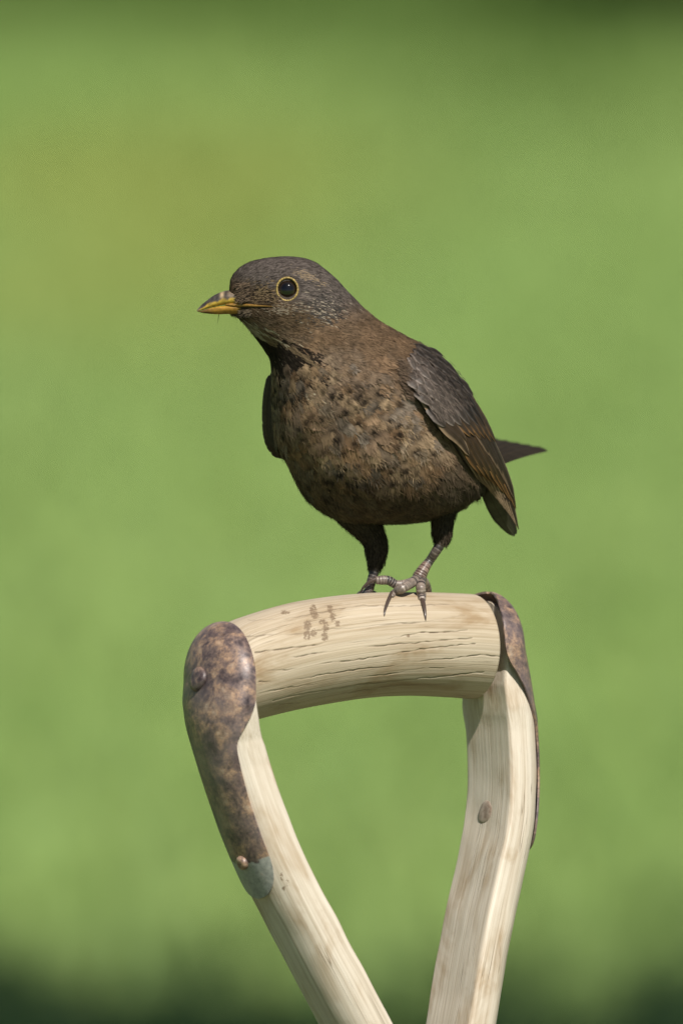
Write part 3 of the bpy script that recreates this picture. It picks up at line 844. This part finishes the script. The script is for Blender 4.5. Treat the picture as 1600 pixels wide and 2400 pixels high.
# short feathers of forehead and lores reaching forward over the bill base
k = 520
px_, py_ = rng.uniform(560, 588, k), rng.uniform(664, 708, k)
hh_ = np.array([body_hit(a_, c_)[0] for a_, c_ in zip(px_, py_)]); 
cf_ = np.where(rng.uniform(0, 1, (k, 1)) < .3, DARK * 2, C_(.13, .092, .06)) * rng.uniform(.6, 1.3, (k, 1))
strands(hh_ + np.array([0, 0, 1.]), np.tile(C_(-.3, -.2, .93), (k, 1)), nrm(np.array([-.9, .25, .12]) + rng.normal(0, .16, (k, 3))), rng.uniform(8, 17, k), rng.uniform(.6, 1.0, k), rng.uniform(.8, 2, k), rng.uniform(.2, 1.2, k), cf_ * .7, cf_)
k = 260
px_ = rng.uniform(566, 592, k); py_ = rng.uniform(727, 744, k)
hh_ = np.array([body_hit(a_, c_)[0] for a_, c_ in zip(px_, py_)])
cf_ = np.where(rng.uniform(0, 1, (k, 1)) < .4, DARK * 2, C_(.17, .13, .09)) * rng.uniform(.6, 1.3, (k, 1))
strands(hh_ + np.array([0, 0, 1.]), np.tile(C_(-.3, .2, .93), (k, 1)), nrm(np.array([-.85, .15, .12]) + rng.normal(0, .16, (k, 3))), rng.uniform(6, 13, k), rng.uniform(.6, 1.0, k), rng.uniform(.8, 2, k), rng.uniform(.2, 1.2, k), cf_ * .7, cf_)
# chin bristles
for k2 in range(46):
    a = np.array([rng.uniform(540, 600), 0, 0]); a[1] = np.interp(a[0], [540, 560, 600], [737, 745, 790]) - 1; a[2] = 40 + rng.normal(0, 12)
    dd = nrm(np.array([[.35 + rng.normal(0, .3), .9, rng.normal(0, .3)]]))
    strands(a[None], np.array([[-.7, .5, .5]]), dd, np.array([rng.uniform(7, 15)]), np.array([.55]), np.array([1.]), np.array([2.]), DARK[None] * 2, DARK[None] * 2)
strands(np.array([[514, 736, 46.]]), np.array([[0, .2, 1.]]), nrm(np.array([[-.15, .95, .1]])), np.array([28.]), np.array([.6]), np.array([-1.]), np.array([1.]), DARK[None], DARK[None])
allV, allC = np.concatenate(PV), np.concatenate(PC)
o = make("plumage", P(allV), [np.concatenate(PF4), np.concatenate(PF3)], M_plume, bird, {"Col": allC})
o["kind"] = "stuff"

# head furniture ----------------------------------------------------
def ellipsoid(name, c, ax, mat, parent, colfun, nu=32, nv=20):
    a = np.linspace(0, np.pi, nv); b = np.linspace(0, 2 * np.pi, nu, endpoint=False)
    q = np.stack([np.outer(np.sin(a), np.cos(b)), np.outer(np.sin(a), np.sin(b)), np.outer(np.cos(a), np.ones(nu))], -1)
    V = np.array(c) + q @ np.array(ax)
    return make(name, P(V.reshape(-1, 3)), grid_faces(nv, nu, True, flip=True), mat, parent, {"Col": colfun(q.reshape(-1, 3))})
eh, en, _ = body_hit(*EYE)
en = nrm(en * np.array([.7, .7, 1])); ea = nrm(np.cross([0, 1, 0], en)); eb = np.cross(en, ea)
def eyecol(q):
    r = np.hypot(q[:, 0], q[:, 1]) + (q[:, 2] < 0) * 2
    pup = 1 - sm(r, .50, .56)
    return C_(.002, .002, .002) * pup[:, None] + C_(.012, .007, .004) * (1 - pup[:, None])
ec = np.array([EYE[0], EYE[1], eh[2]]) - en * 9
eye = ellipsoid("eye", ec, [ea * 25, eb * 25, en * 22], M_eye, bird, eyecol, 48, 40)
t = np.linspace(0, 2 * np.pi, 72, endpoint=False); sct = np.linspace(0, 2 * np.pi, 10, endpoint=False)
bead = 1 + .16 * np.sin(t * 26)
ring_c = np.array([EYE[0], EYE[1], eh[2]]) + en * 4.5
rvv = ring_c + ((25.0 + 2.6 * np.cos(sct)[None] * bead[:, None])[..., None]) * (np.cos(t)[:, None, None] * ea * .98 + np.sin(t)[:, None, None] * eb * 1.08) + (4.2 * np.sin(sct))[None, :, None] * en * bead[:, None, None]
F = grid_faces(72, 10, True); last = np.stack([71 * 10 + np.arange(10), 71 * 10 + (np.arange(10) + 1) % 10, (np.arange(10) + 1) % 10, np.arange(10)], 1)
colr = np.repeat((C_(.37, .265, .085) * rng.uniform(.6, 1.2, (72, 1)))[:, None], 10, 1).reshape(-1, 3)
make("eye_ring", P(rvv.reshape(-1, 3)), np.concatenate([F, last]), M_ring, eye, {"Col": colr})
# the eye on the far side of the head
flip = np.array([1, 1, -1.]); hc = np.array([0, 0, 2 * np.interp(EYE[0], [650, 700], [24, 18])])
eye2 = ellipsoid("eye", ec * flip + hc, [ea * flip * 25, eb * flip * 25, en * flip * 22], M_eye, bird, eyecol, 48, 40)
make("eye_ring", P((rvv * flip + hc).reshape(-1, 3)), np.concatenate([F, last])[:, ::-1].copy(), M_ring, eye2, {"Col": colr})

def beak_part(name, st, colfun, tipw, basew, powr, vee):
    st = np.array(st, float); s2 = catmull(st, 60)
    m = 40; a = np.linspace(0, 2 * np.pi, m, endpoint=False)
    cy = (s2[:, 1] + s2[:, 2]) / 2; hh = (s2[:, 2] - s2[:, 1]) / 2
    cw = np.interp(s2[:, 0], [462, 600], [tipw, basew])
    ca, sa = np.cos(a), np.sin(a)
    sgn = lambda v, p_: np.sign(v) * np.abs(v) ** p_
    V = np.stack([np.repeat(s2[:, 0][:, None], m, 1), cy[:, None] - hh[:, None] * sgn(sa, powr)[None], cw[:, None] + s2[:, 3][:, None] * (sgn(ca, powr) * (1 - .5 * np.clip(sa * vee * .5 + .5, 0, 1)))[None] * 1.2], -1)
    u = np.repeat(s2[:, 0][:, None], m, 1).ravel(); h = np.repeat(sa[None], 60, 0).ravel()
    F = [grid_faces(60, m, True), np.arange(m)[None, ::-1].copy()]
    return make(name, P(V.reshape(-1, 3)), F, M_beak, bird, {"Col": colfun(u, h)})
YEL, ORG, HORN = C_(.43, .29, .045), C_(.36, .195, .032), C_(.05, .042, .038)
def upcol(x, h):
    n = vnoise(np.stack([x / 6, h * 3 + 20], 1)); e = h + .5 * (n - .5) + .35 * sm(x, 515, 500)*0
    t = sm(e, -.38, .10)[:, None]
    c = YEL * (1 - t) + HORN * (.8 + .7 * n[:, None]) * t
    pale = (np.exp(-(((x - 521) / 4.5) ** 2)) * sm(h, -.15, .25))[:, None]
    c = c * (1 - pale) + C_(.42, .31, .19) * pale
    ba = (sm(x, 528, 540) * sm(h, -.1, .2) * (.5 + .5 * n))[:, None]
    c = c * (1 - ba) + C_(.22, .16, .11) * ba
    tip = (1 - sm(x, 464, 474))[:, None]
    return c * (1 - .6 * tip) + C_(.25, .2, .15) * .6 * tip
def locol(x, h):
    n = vnoise(np.stack([x / 9 + 40, h * 2 + 20], 1))
    t = (sm(x, 520, 470) * 0 + (1 - sm(x, 478, 512)) * .75 + .25 * n)[:, None]
    c = ORG * (1 - t) + C_(.10, .055, .025) * t
    top = sm(h, .3, .9)[:, None] * (sm(x, 480, 500))[:, None]
    return c * (1 - .5 * top) + YEL * .5 * top
beak_part("upper_bill", [(462, 728, 730.5, .8), (467, 721.5, 729.5, 3.2), (475, 713.5, 727.5, 5.6), (487, 704, 723.5, 9), (502, 693, 719.5, 13), (520, 685, 716, 17), (540, 681, 714.5, 21), (558, 686, 715.5, 24), (582, 697, 717.5, 24)], upcol, 54, 45, .9, 1)
beak_part("lower_bill", [(464, 729.3, 731, .8), (470, 729.5, 733, 3), (480, 726.5, 735, 5.5), (494, 722, 736.5, 9), (512, 718, 737.5, 13), (533, 716, 737, 17), (555, 716.5, 738, 21), (582, 718, 734, 22)], locol, 54, 45, .9, -1)
# yellow gape running back under the eye, nostril slit
gp = []
for x_, y_ in [(530, 715), (545, 715.5), (560, 716), (580, 716.8), (600, 718), (616, 718.8), (630, 719.4), (640, 720)]:
    h_, n_, _ = body_hit(x_, y_); gp.append([x_, y_, max(h_[2] + 1.5, np.interp(x_, [530, 545, 560], [60, 66, 66]))])
gp = catmull(gp, 24); tube("gape", gp, np.interp(np.linspace(0, 1, 24), [0, .3, .6, 1], [2.6, 4.4, 2.6, .7]), M_beak, bird, 10, col=np.linspace(1, .45, 24)[:, None] * C_(.34, .19, .045))
ellipsoid("nostril", (549, 698, 60), [np.array([7, 2.2, .5]), np.array([-.6, 2.4, 0]), np.array([0, 0, 2.2])], M_claw, bird, lambda q: np.tile(C_(.02, .012, .008), (len(q), 1)), 20, 12)

# wings -------------------------------------------------------------
def feather(name, root, tip, width, mat, parent, bend, nrm_dir, cmid, cedge, edge_side=0, prof=None, nv=22, nu=19, camber=.12, lift=0, pointed=.6, path=None):
    """one vaned feather with rachis and camber; root, tip in modelling units"""
    root, tip, bend, nd = map(lambda q: np.array(q, float), (root, tip, bend, nrm_dir))
    v = np.linspace(0, 1, nv); u = np.linspace(-1, 1, nu)
    pth = path(v) if path is not None else root + (tip - root) * v[:, None] + bend * np.sin(np.pi * v)[:, None]
    T = nrm(np.gradient(pth, axis=0)); nd = np.broadcast_to(nd, pth.shape) if nd.ndim == 1 else nd
    s = nrm(np.cross(T, nd)); nn = nrm(np.cross(s, T))
    hw = width * np.minimum(np.interp(v, [0, .15, .6, 1], [.45, .85, 1, 1]), np.sqrt(np.clip((1 - v) / pointed, 0.004, 1)) ** 1.0)
    V = pth[:, None] + s[:, None] * (hw[:, None] * u[None])[..., None] + nn[:, None] * (lift + camber * hw[:, None] * (1 - u[None] ** 2) + 1.1 * np.exp(-(u[None] / .09) ** 2))[..., None]
    V += rng.normal(0, .18, (nv, nu, 1)) * s[:, None]
    e = np.abs(u) if edge_side == 0 else np.clip(u * edge_side, 0, 1)
    ef = np.broadcast_to(sm(e, .45, .96)[None], (nv, nu))[..., None]
    st = (rng.uniform(.82, 1.18, (nv, 1)) * rng.uniform(.9, 1.1, (nv, nu)))[..., None]
    C = (np.asarray(cmid) * (1 - ef) + np.asarray(cedge) * ef) * st
    rach = np.exp(-(u / .07) ** 2)[None, :, None]
    C = C * (1 - .45 * rach) + C_(.05, .035, .022) * .45 * rach
    return make(name, P(V.reshape(-1, 3)), grid_faces(nv, nu), mat, parent, {"Col": C.reshape(-1, 3)})

E0 = np.array([(950, 852, 62), (953, 893, 66), (966, 920, 62), (989, 947, 54), (1011, 980, 44), (1035, 1010, 28), (1063, 1036, 6), (1089, 1078, -22), (1117, 1112, -55), (1145, 1142, -92), (1170, 1195, -132), (1200, 1250, -172)], float)
E1 = np.array([(978, 801, -30), (1020, 821, -48), (1053, 848, -56), (1082, 884, -64), (1107, 921, -74), (1128, 962, -86), (1148, 1005, -101), (1166, 1045, -119), (1184, 1095, -139), (1199, 1142, -161), (1210, 1185, -186), (1217, 1240, -212)], float)
WN = 70
e0, e1 = catmull(E0, WN), catmull(E1, WN)
for i in range(WN):
    h_, n_, d_ = body_hit(e0[i, 0], e0[i, 1])
    if d_ < 12: e0[i, 2] = h_[2] + np.interp(i, [0, 8, 16, 30, 45], [-12, -6, 4, 15, 19])
k = np.ones(9) / 9; e0[:, 2] = np.convolve(np.pad(e0[:, 2], 4, 'edge'), k, 'valid')
print("wing lead w", e0[::8, 2].round())
bb_ = np.linspace(0, 1, 26)
WS = e0[:, None] * (1 - bb_[None, :, None]) + e1[:, None] * bb_[None, :, None]
WS[..., 2] += np.sin(np.pi * np.clip(bb_ * .86 + .10, 0, 1))[None] * np.interp(np.arange(WN), [0, 12, 40, WN - 1], [24, 40, 30, 6])[:, None]
WNrm = nrm(np.cross(np.gradient(WS, axis=0), np.gradient(WS, axis=1)))
if WNrm[20, 10, 2] < 0: WNrm = -WNrm
def wpt(a, b):
    a = np.clip(np.asarray(a, float) * (WN - 1), 0, WN - 1.001); b = np.clip(np.asarray(b, float) * 25, 0, 24.999)
    i, j = a.astype(int), b.astype(int); fa, fb = (a - i)[..., None], (b - j)[..., None]
    f = lambda G: (G[i, j] * (1 - fa) + G[i + 1, j] * fa) * (1 - fb) + (G[i, j + 1] * (1 - fa) + G[i + 1, j + 1] * fa) * fb
    return f(WS), nrm(f(WNrm))
wing = empty("wing", (0, 0, 0)); wing.parent = bird
WB = C_(.052, .038, .028)
V = np.concatenate([(WS - WNrm * 2).reshape(-1, 3), (WS - WNrm * 9).reshape(-1, 3)])[:]
keep_rows = int(WN * .84)
Vt, Vb = (WS - WNrm * 2)[:keep_rows], (WS - WNrm * 10)[:keep_rows]
V = np.concatenate([Vt.reshape(-1, 3), Vb.reshape(-1, 3)]); kk, mm_ = keep_rows, 26
bd = np.concatenate([np.arange(mm_), np.arange(1, kk) * mm_ + mm_ - 1, (kk - 1) * mm_ + np.arange(mm_ - 2, -1, -1), np.arange(kk - 2, 0, -1) * mm_]); b2 = np.roll(bd, -1)
make("wing_base", P(V), [grid_faces(kk, mm_), grid_faces(kk, mm_, flip=True) + kk * mm_, np.stack([b2, bd, bd + kk * mm_, b2 + kk * mm_], 1)], M_skin, wing, {"Col": np.tile(WB * .8, (len(V), 1))})
def wfeather(name, a0, b0, a1, b1, width, lift, cm, ce, es=0, pointed=.5, camber=.14, bendb=0.0):
    def path(v):
        q, n_ = wpt(a0 + (a1 - a0) * v, b0 + (b1 - b0) * v + bendb * np.sin(np.pi * v))
        return q + n_ * (lift * np.interp(v, [0, .4, 1], [.25, .8, 1.0]))[:, None]
    v = np.linspace(0, 1, 22); _, nd = wpt(a0 + (a1 - a0) * v, b0 + (b1 - b0) * v)
    return feather(name, (0, 0, 0), (1, 1, 1), width, M_flight, wing, (0, 0, 0), nd, cm, ce, es, camber=camber, pointed=pointed, path=path)
DKB, RUF, PALEDGE, GRY = C_(.022, .0155, .011), C_(.19, .10, .038), C_(.28, .195, .12), C_(.125, .099, .083)
# primaries: long stack reaching the tip
for i in range(8):
    f = i / 7
    wfeather("flight_feather", .50 + .02 * i, .10 + .62 * f, .86 + .135 * f, .12 + .55 * f, 13, 1 + .7 * i, DKB * 1.1, PALEDGE * (.75 + .3 * f), 0, pointed=.30)
# secondaries with rufous outer webs
for i in range(6):
    f = i / 5
    wfeather("flight_feather", .40 + .01 * i, .18 + .55 * f, .74 + .035 * i, .16 + .62 * f, 17, 5 + .8 * i, C_(.032, .020, .011), RUF * (.85 + .25 * (i % 2)), 0, pointed=.32)
# tertials
for i in range(4):
    f = i / 3
    wfeather("tertial_feather", .36 + .03 * i, .58 + .22 * f, .66 + .07 * i, .60 + .20 * f, 19, 9 + .9 * i, DKB * 1.1, C_(.14, .095, .06), 0, pointed=.4)
# primary coverts and the alula along the leading edge
wfeather("alula_feather", .22, .07, .62, .10, 19, 9, C_(.038, .026, .017), PALEDGE * .8, 0, pointed=.35, camber=.2)
wfeather("alula_feather", .24, .20, .56, .20, 17, 10, C_(.036, .024, .015), PALEDGE * .6, 0, pointed=.35, camber=.2)
# greater coverts
for i in range(7):
    f = i / 6
    wfeather("covert_feather", .22 + .015 * i, .26 + .58 * f, .52 + .015 * i + .01 * (i % 2), .26 + .60 * f, 17, 9 + .7 * i, C_(.034, .024, .016), RUF * (1.0 - .45 * f), 0, pointed=.34)
# median and lesser coverts: rows of small grey brown feathers
for row, (a0, ln, wd, nf, lf) in enumerate([(.30, .135, 14, 6, 13), (.245, .125, 13, 6, 14.5), (.19, .115, 12, 6, 15.5), (.14, .105, 11.5, 6, 16), (.09, .10, 11, 6, 16), (.045, .095, 10.5, 5, 15), (.0, .09, 10, 5, 13)]):
    for i in range(nf):
        f = (i + .5 * (row % 2)) / (nf - .5)
        b0 = .05 + .80 * f + rng.normal(0, .012)
        cm = (GRY * (1 - .72 * sm(np.array(f), .35, .7)) * rng.uniform(.6, 1.1)) 
        wfeather("covert_feather", a0 + rng.normal(0, .008), b0, a0 + ln + .10 * (row < 1) * f, b0 + .01, wd * 1.25, lf, cm * .5, cm * 1.5 + .02, 0, pointed=.5, camber=.2)
# shoulder fluff: strands over the top of the wing
PV, PF4, PF3, PC = [], [], [], []; poff = 0
ks = 1800
aa, b_ = rng.uniform(0, .40, ks), rng.uniform(.0, .9, ks)
q, nn = wpt(aa, b_); q2, _ = wpt(np.minimum(aa + .04, 1), b_); d = nrm(q2 - q + rng.normal(0, .8, (ks, 3)))
cs = (GRY * (1 - .5 * sm(b_, .45, .85))[:, None]) * rng.uniform(.6, 1.6, (ks, 1))
lift0 = np.interp(aa, [0, .1, .4], [12, 16, 14])
strands(q + nn * lift0[:, None] * np.minimum(1, .75 + aa)[:, None], nn, d, rng.uniform(8, 15, ks), rng.uniform(.4, .8, ks), rng.uniform(.8, 2, ks), rng.uniform(.5, 2, ks), cs * .8, cs)
# fluff that closes the seam between shoulder and breast
ks = 1500
aa, b_ = rng.uniform(0, .22, ks), rng.uniform(-.0, .12, ks)
q, nn = wpt(aa, b_); d = nrm(np.array([.75, .45, .1]) + rng.normal(0, .18, (ks, 3)))
cs = (NAPE * .9 + GRY * .25) * rng.uniform(.75, 1.45, (ks, 1))
hb = np.array([body_hit(a_, c_)[0] for a_, c_ in (q[:, :2] + np.array([-16, -2.]) + rng.normal(0, 4, (ks, 2)))])
strands(hb + np.array([0, 0, 3.]), nn, d, rng.uniform(14, 26, ks), rng.uniform(.5, .9, ks), rng.uniform(2, 5, ks), rng.uniform(4, 12, ks), cs * .9, cs)
o = make("shoulder_down", P(np.concatenate(PV)), [np.concatenate(PF4), np.concatenate(PF3)], M_plume, wing, {"Col": np.concatenate(PC)}); o["kind"] = "stuff"

# far wing, folded against the other flank
fwing = empty("wing", (0, 0, 0)); fwing.parent = bird
F0 = catmull([(640, 862, -40), (628, 890, -48), (622, 933, -60), (619.5, 984, -75), (622, 1022, -88), (631, 1048, -100), (646, 1062, -112), (668, 1072, -130)], 40)
F1 = catmull([(700, 850, -20), (700, 900, 10), (700, 940, 20), (700, 990, 14), (700, 1020, 0), (702, 1040, -20), (704, 1060, -50), (706, 1075, -90)], 40)
qv = np.linspace(0, 1, 14)
FW = F0[:, None] * (1 - qv[None, :, None]) + F1[:, None] * qv[None, :, None]; FW[..., 2] += 20 * np.sin(np.pi * qv)[None]
bk = FW + np.array([10, 0, -50]) * np.sin(np.pi * np.linspace(.05, .95, 40))[:, None, None]
V = np.concatenate([FW.reshape(-1, 3), bk.reshape(-1, 3)]); kk, mm_ = 40, 14
bd = np.concatenate([np.arange(mm_), np.arange(1, kk) * mm_ + mm_ - 1, (kk - 1) * mm_ + np.arange(mm_ - 2, -1, -1), np.arange(kk - 2, 0, -1) * mm_]); b2 = np.roll(bd, -1)
make("wing_base", P(V), [grid_faces(kk, mm_), grid_faces(kk, mm_, flip=True) + kk * mm_, np.stack([b2, bd, bd + kk * mm_, b2 + kk * mm_], 1)], M_skin, fwing, {"Col": np.tile(WB * .8, (len(V), 1))})
for i in range(9):
    f = i / 8; yy0 = 865 + 120 * f
    j = int(4 + f * 26)
    feather("covert_feather", F0[j] + [3, 0, 4], F0[min(j + 9, 39)] + [6, 4, 4], 15, M_flight, fwing, (-1, 0, 3), (-.6, 0, .8), WB * .9, GRY * .6)
for i in range(6):   # flight feathers run back from the wrist, mostly hidden behind the body
    feather("flight_feather", (628 + 3 * i, 980 + 12 * i, -90), (760 + 30 * i, 1090 + 6 * i, -420 - 8 * i), 24, M_flight, fwing, (-14, 8, 0), (-.8, -.4, .2), DKB, RUF * .7)

# tail --------------------------------------------------------------
tail = empty("tail", (0, 0, 0)); tail.parent = bird
for i in range(-5, 6):
    cm = C_(.026, .020, .013)
    feather("tail_feather", (1066 + i * 14, 1078 + i * 1.5, -240), (1142 + i * 27, 1018 + i * 4.6, -760 + abs(i) * 12), 36, M_plume, tail, (0, -6, 0), (.18, -1, .12), cm, cm * 1.5, 1, lift=-i * .8, pointed=.14, camber=.10)
rp = np.array([[1010, 1075, -180], [1050, 1085, -235], [1075, 1078, -300], [1085, 1070, -350.]])
tube("rump", catmull(rp, 20), np.interp(np.linspace(0, 1, 20), [0, .4, 1], [88, 62, 12]), M_skin, tail, 24, col=np.tile(NAPE * .7, (20, 1)), squash=.7)
# broad outer primary seen behind the wing tip
for dx_, w_ in ((0, 25), (5, 22)):
    feather("flight_feather", (1118 + dx_, 1050, -150), (1207 + dx_, 1257 - dx_, -226), w_, M_flight, wing, (-10, 10, 0), (-.45, .25, .85), C_(.075, .075, .048), C_(.045, .043, .03), 0, pointed=.26, nv=30)

# legs --------------------------------------------------------------
def thigh(parent, pts, rads, seed):
    path = catmull(np.array(pts, float), 30); r = np.interp(np.linspace(0, 1, 30), np.linspace(0, 1, len(rads)), rads)
    o = tube("thigh", path, r, M_skin, parent, 24, col=np.tile(BELLY * .6, (30, 1)))
    global PV, PF4, PF3, PC, poff
    PV, PF4, PF3, PC = [], [], [], []; poff = 0
    k = 2600; i = rng.integers(1, 28, k); T = nrm(np.gradient(path, axis=0)); A = nrm(np.cross(T, [.3, .2, 1])); B = np.cross(T, A)
    a = rng.uniform(0, 2 * np.pi, k); n_ = np.cos(a)[:, None] * A[i] + np.sin(a)[:, None] * B[i]
    p_ = path[i] + n_ * r[i][:, None] + T[i] * rng.uniform(-4, 4, (k, 1)); d_ = nrm(T[i] + rng.normal(0, .14, (k, 3)))
    c_ = BELLY * rng.uniform(.45, 1.25, (k, 1))
    strands(p_, n_, d_, rng.uniform(9, 17, k), rng.uniform(.7, 1.2, k), rng.uniform(.6, 2, k), rng.uniform(-.5, 2.0, k), c_ * .6, c_)
    q = make("thigh_down", P(np.concatenate(PV)), [np.concatenate(PF4), np.concatenate(PF3)], M_plume, parent, {"Col": np.concatenate(PC)}); q["kind"] = "stuff"
def banded(path, rads, step, name, parent, dark=.0, pink=0.0, n=90, seg=16, squash=1.0):
    path = catmull(np.array(path, float), n); q = np.linspace(0, 1, n); r = np.interp(q, np.linspace(0, 1, len(rads)), rads)
    s = np.concatenate([[0], np.cumsum(np.linalg.norm(np.diff(path, axis=0), axis=1))])
    ph = (s / step) % 1
    r = r * (1 + .07 * np.sqrt(np.clip(1 - (2 * ph - 1) ** 2, 0, 1)) - .03)
    cell = (s / step).astype(int); rv = rng.uniform(0, 1, cell.max() + 2)[cell]
    c = C_(.215, .17, .145) * (1 - dark) + C_(.035, .026, .024) * dark
    c = c[None] * (.55 + .7 * rv[:, None])
    c = np.where((rv[:, None] < .28), C_(.04, .033, .032), c)
    c = c * (1 - pink) + C_(.24, .13, .095) * pink * (.7 + .5 * rv[:, None])
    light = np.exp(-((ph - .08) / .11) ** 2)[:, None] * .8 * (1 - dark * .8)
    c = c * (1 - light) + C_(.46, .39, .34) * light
    return tube(name, path, r, M_scale, parent, seg, col=c, squash=squash)
def claw(pts, r0, parent):
    path = catmull(np.array(pts, float), 30); q = np.linspace(0, 1, 30)
    c = C_(.075, .05, .04)[None] * (1 - .5 * q[:, None]) + C_(.05, .04, .034) * q[:, None]
    tube("claw", path, r0 * (1 - q) ** .75 + .5, M_claw, parent, 12, col=c, squash=.8)
def on_bar(x, y, r): return [x, y, bar_w(x, y) + r * .75]

lg = empty("leg", (0, 0, 0)); lg.parent = bird       # leg in front, foot on the bar
bw = bar_w(985, 1396)
thigh(lg, [(1050, 1150, -115), (1040, 1190, -112), (1037, 1225, -108), (1036, 1250, -104), (1034, 1276, -98)], [40, 34, 25, 24, 12], 1)
hubw = bar_w(985, 1396) - 34
banded([(1038, 1266, -98), (1022, 1292, -92), (1008, 1313, hubw - 16), (994, 1333, hubw - 8), (983, 1352, hubw)], [12.5, 11, 10, 12, 14.5], 8.5, "tarsus", lg, dark=.78)
banded([(1001, 1322, hubw - 8), (990, 1339, hubw - 2), (981, 1355, hubw + 2), (972, 1364, hubw + 4)], [10.5, 14, 16.5, 10], 6.2, "foot", lg, pink=.45, n=60)
t2 = [(980, 1356, hubw + 4), (960, 1369, bar_w(960, 1398) - 8), (941, 1380, bar_w(941, 1402) - 2), on_bar(925, 1390, 13), on_bar(918, 1398, 11)]
banded(t2, [12, 11.5, 11, 9.5, 4], 6.0, "toe", lg, dark=.15)
claw([on_bar(918, 1391, 14), on_bar(909, 1408, 14), on_bar(902, 1428, 9), on_bar(900, 1444, 2)], 6.0, lg)
t3 = [(986, 1360, hubw + 6), (986, 1379, bar_w(986, 1398) + 0), on_bar(987, 1394, 13), on_bar(989, 1405, 11)]
banded(t3, [12, 11.5, 11, 8.5], 6.0, "toe", lg, dark=.1)
claw([on_bar(988, 1400, 14), on_bar(993, 1419, 13), on_bar(996, 1439, 8), on_bar(997, 1455, 2)], 5.8, lg)
t1 = [(976, 1361, hubw + 2), (950, 1369, hubw + 8), (928, 1370, hubw + 12), (911, 1361, hubw + 16), (895, 1360, hubw + 20), (881, 1361, hubw + 22)]
banded(t1, [11, 10.5, 10, 10.5, 11, 8.5], 6.4, "toe", lg, dark=.1)
claw([(882, 1358, hubw + 22), (866, 1364, hubw + 25), (852, 1376, hubw + 22), (842, 1392, hubw + 14)], 5.6, lg)
banded([(984, 1354, hubw - 4), (996, 1366, hubw - 40), (1003, 1384, hubw - 82), (1004, 1402, hubw - 108)], [11, 10, 9, 7], 6.4, "toe", lg)
claw([(1004, 1400, hubw - 106), (1004, 1418, hubw - 118), (1003, 1438, hubw - 122)], 5.0, lg)

lb = empty("leg", (0, 0, 0)); lb.parent = bird       # leg behind, foot gripping the back of the bar
wb = tool_w(866, 1545)
thigh(lb, [(812, 1165, -118), (835, 1203, -117), (862, 1240, -115), (878, 1266, -112), (882, 1290, -106), (881, 1318, -98), (878, 1336, -92)], [58, 48, 35, 28.5, 27, 19, 10], 2)
banded([(881, 1325, -94), (874, 1350, -90), (867, 1374, -86), (861, 1396, -84)], [11.5, 11, 10.5, 12], 8.5, "tarsus", lb, dark=.85)
for dx, dw in ((-26, -44), (-2, -62), (24, -44)):
    banded([(861, 1392, -82), (861 + dx * .6, 1396, -82 + dw * .45), (861 + dx, 1412, -82 + dw)], [11, 10, 8.5], 6.2, "toe", lb, dark=.7)
    claw([(861 + dx, 1411, -82 + dw), (861 + dx * 1.1, 1428, -92 + dw), (861 + dx * 1.1, 1446, -96 + dw)], 5.2, lb)
banded([(861, 1391, -82), (862, 1396, -50), (862, 1402, -30)], [9, 7, 4], 6.2, "toe", lb, dark=.5)
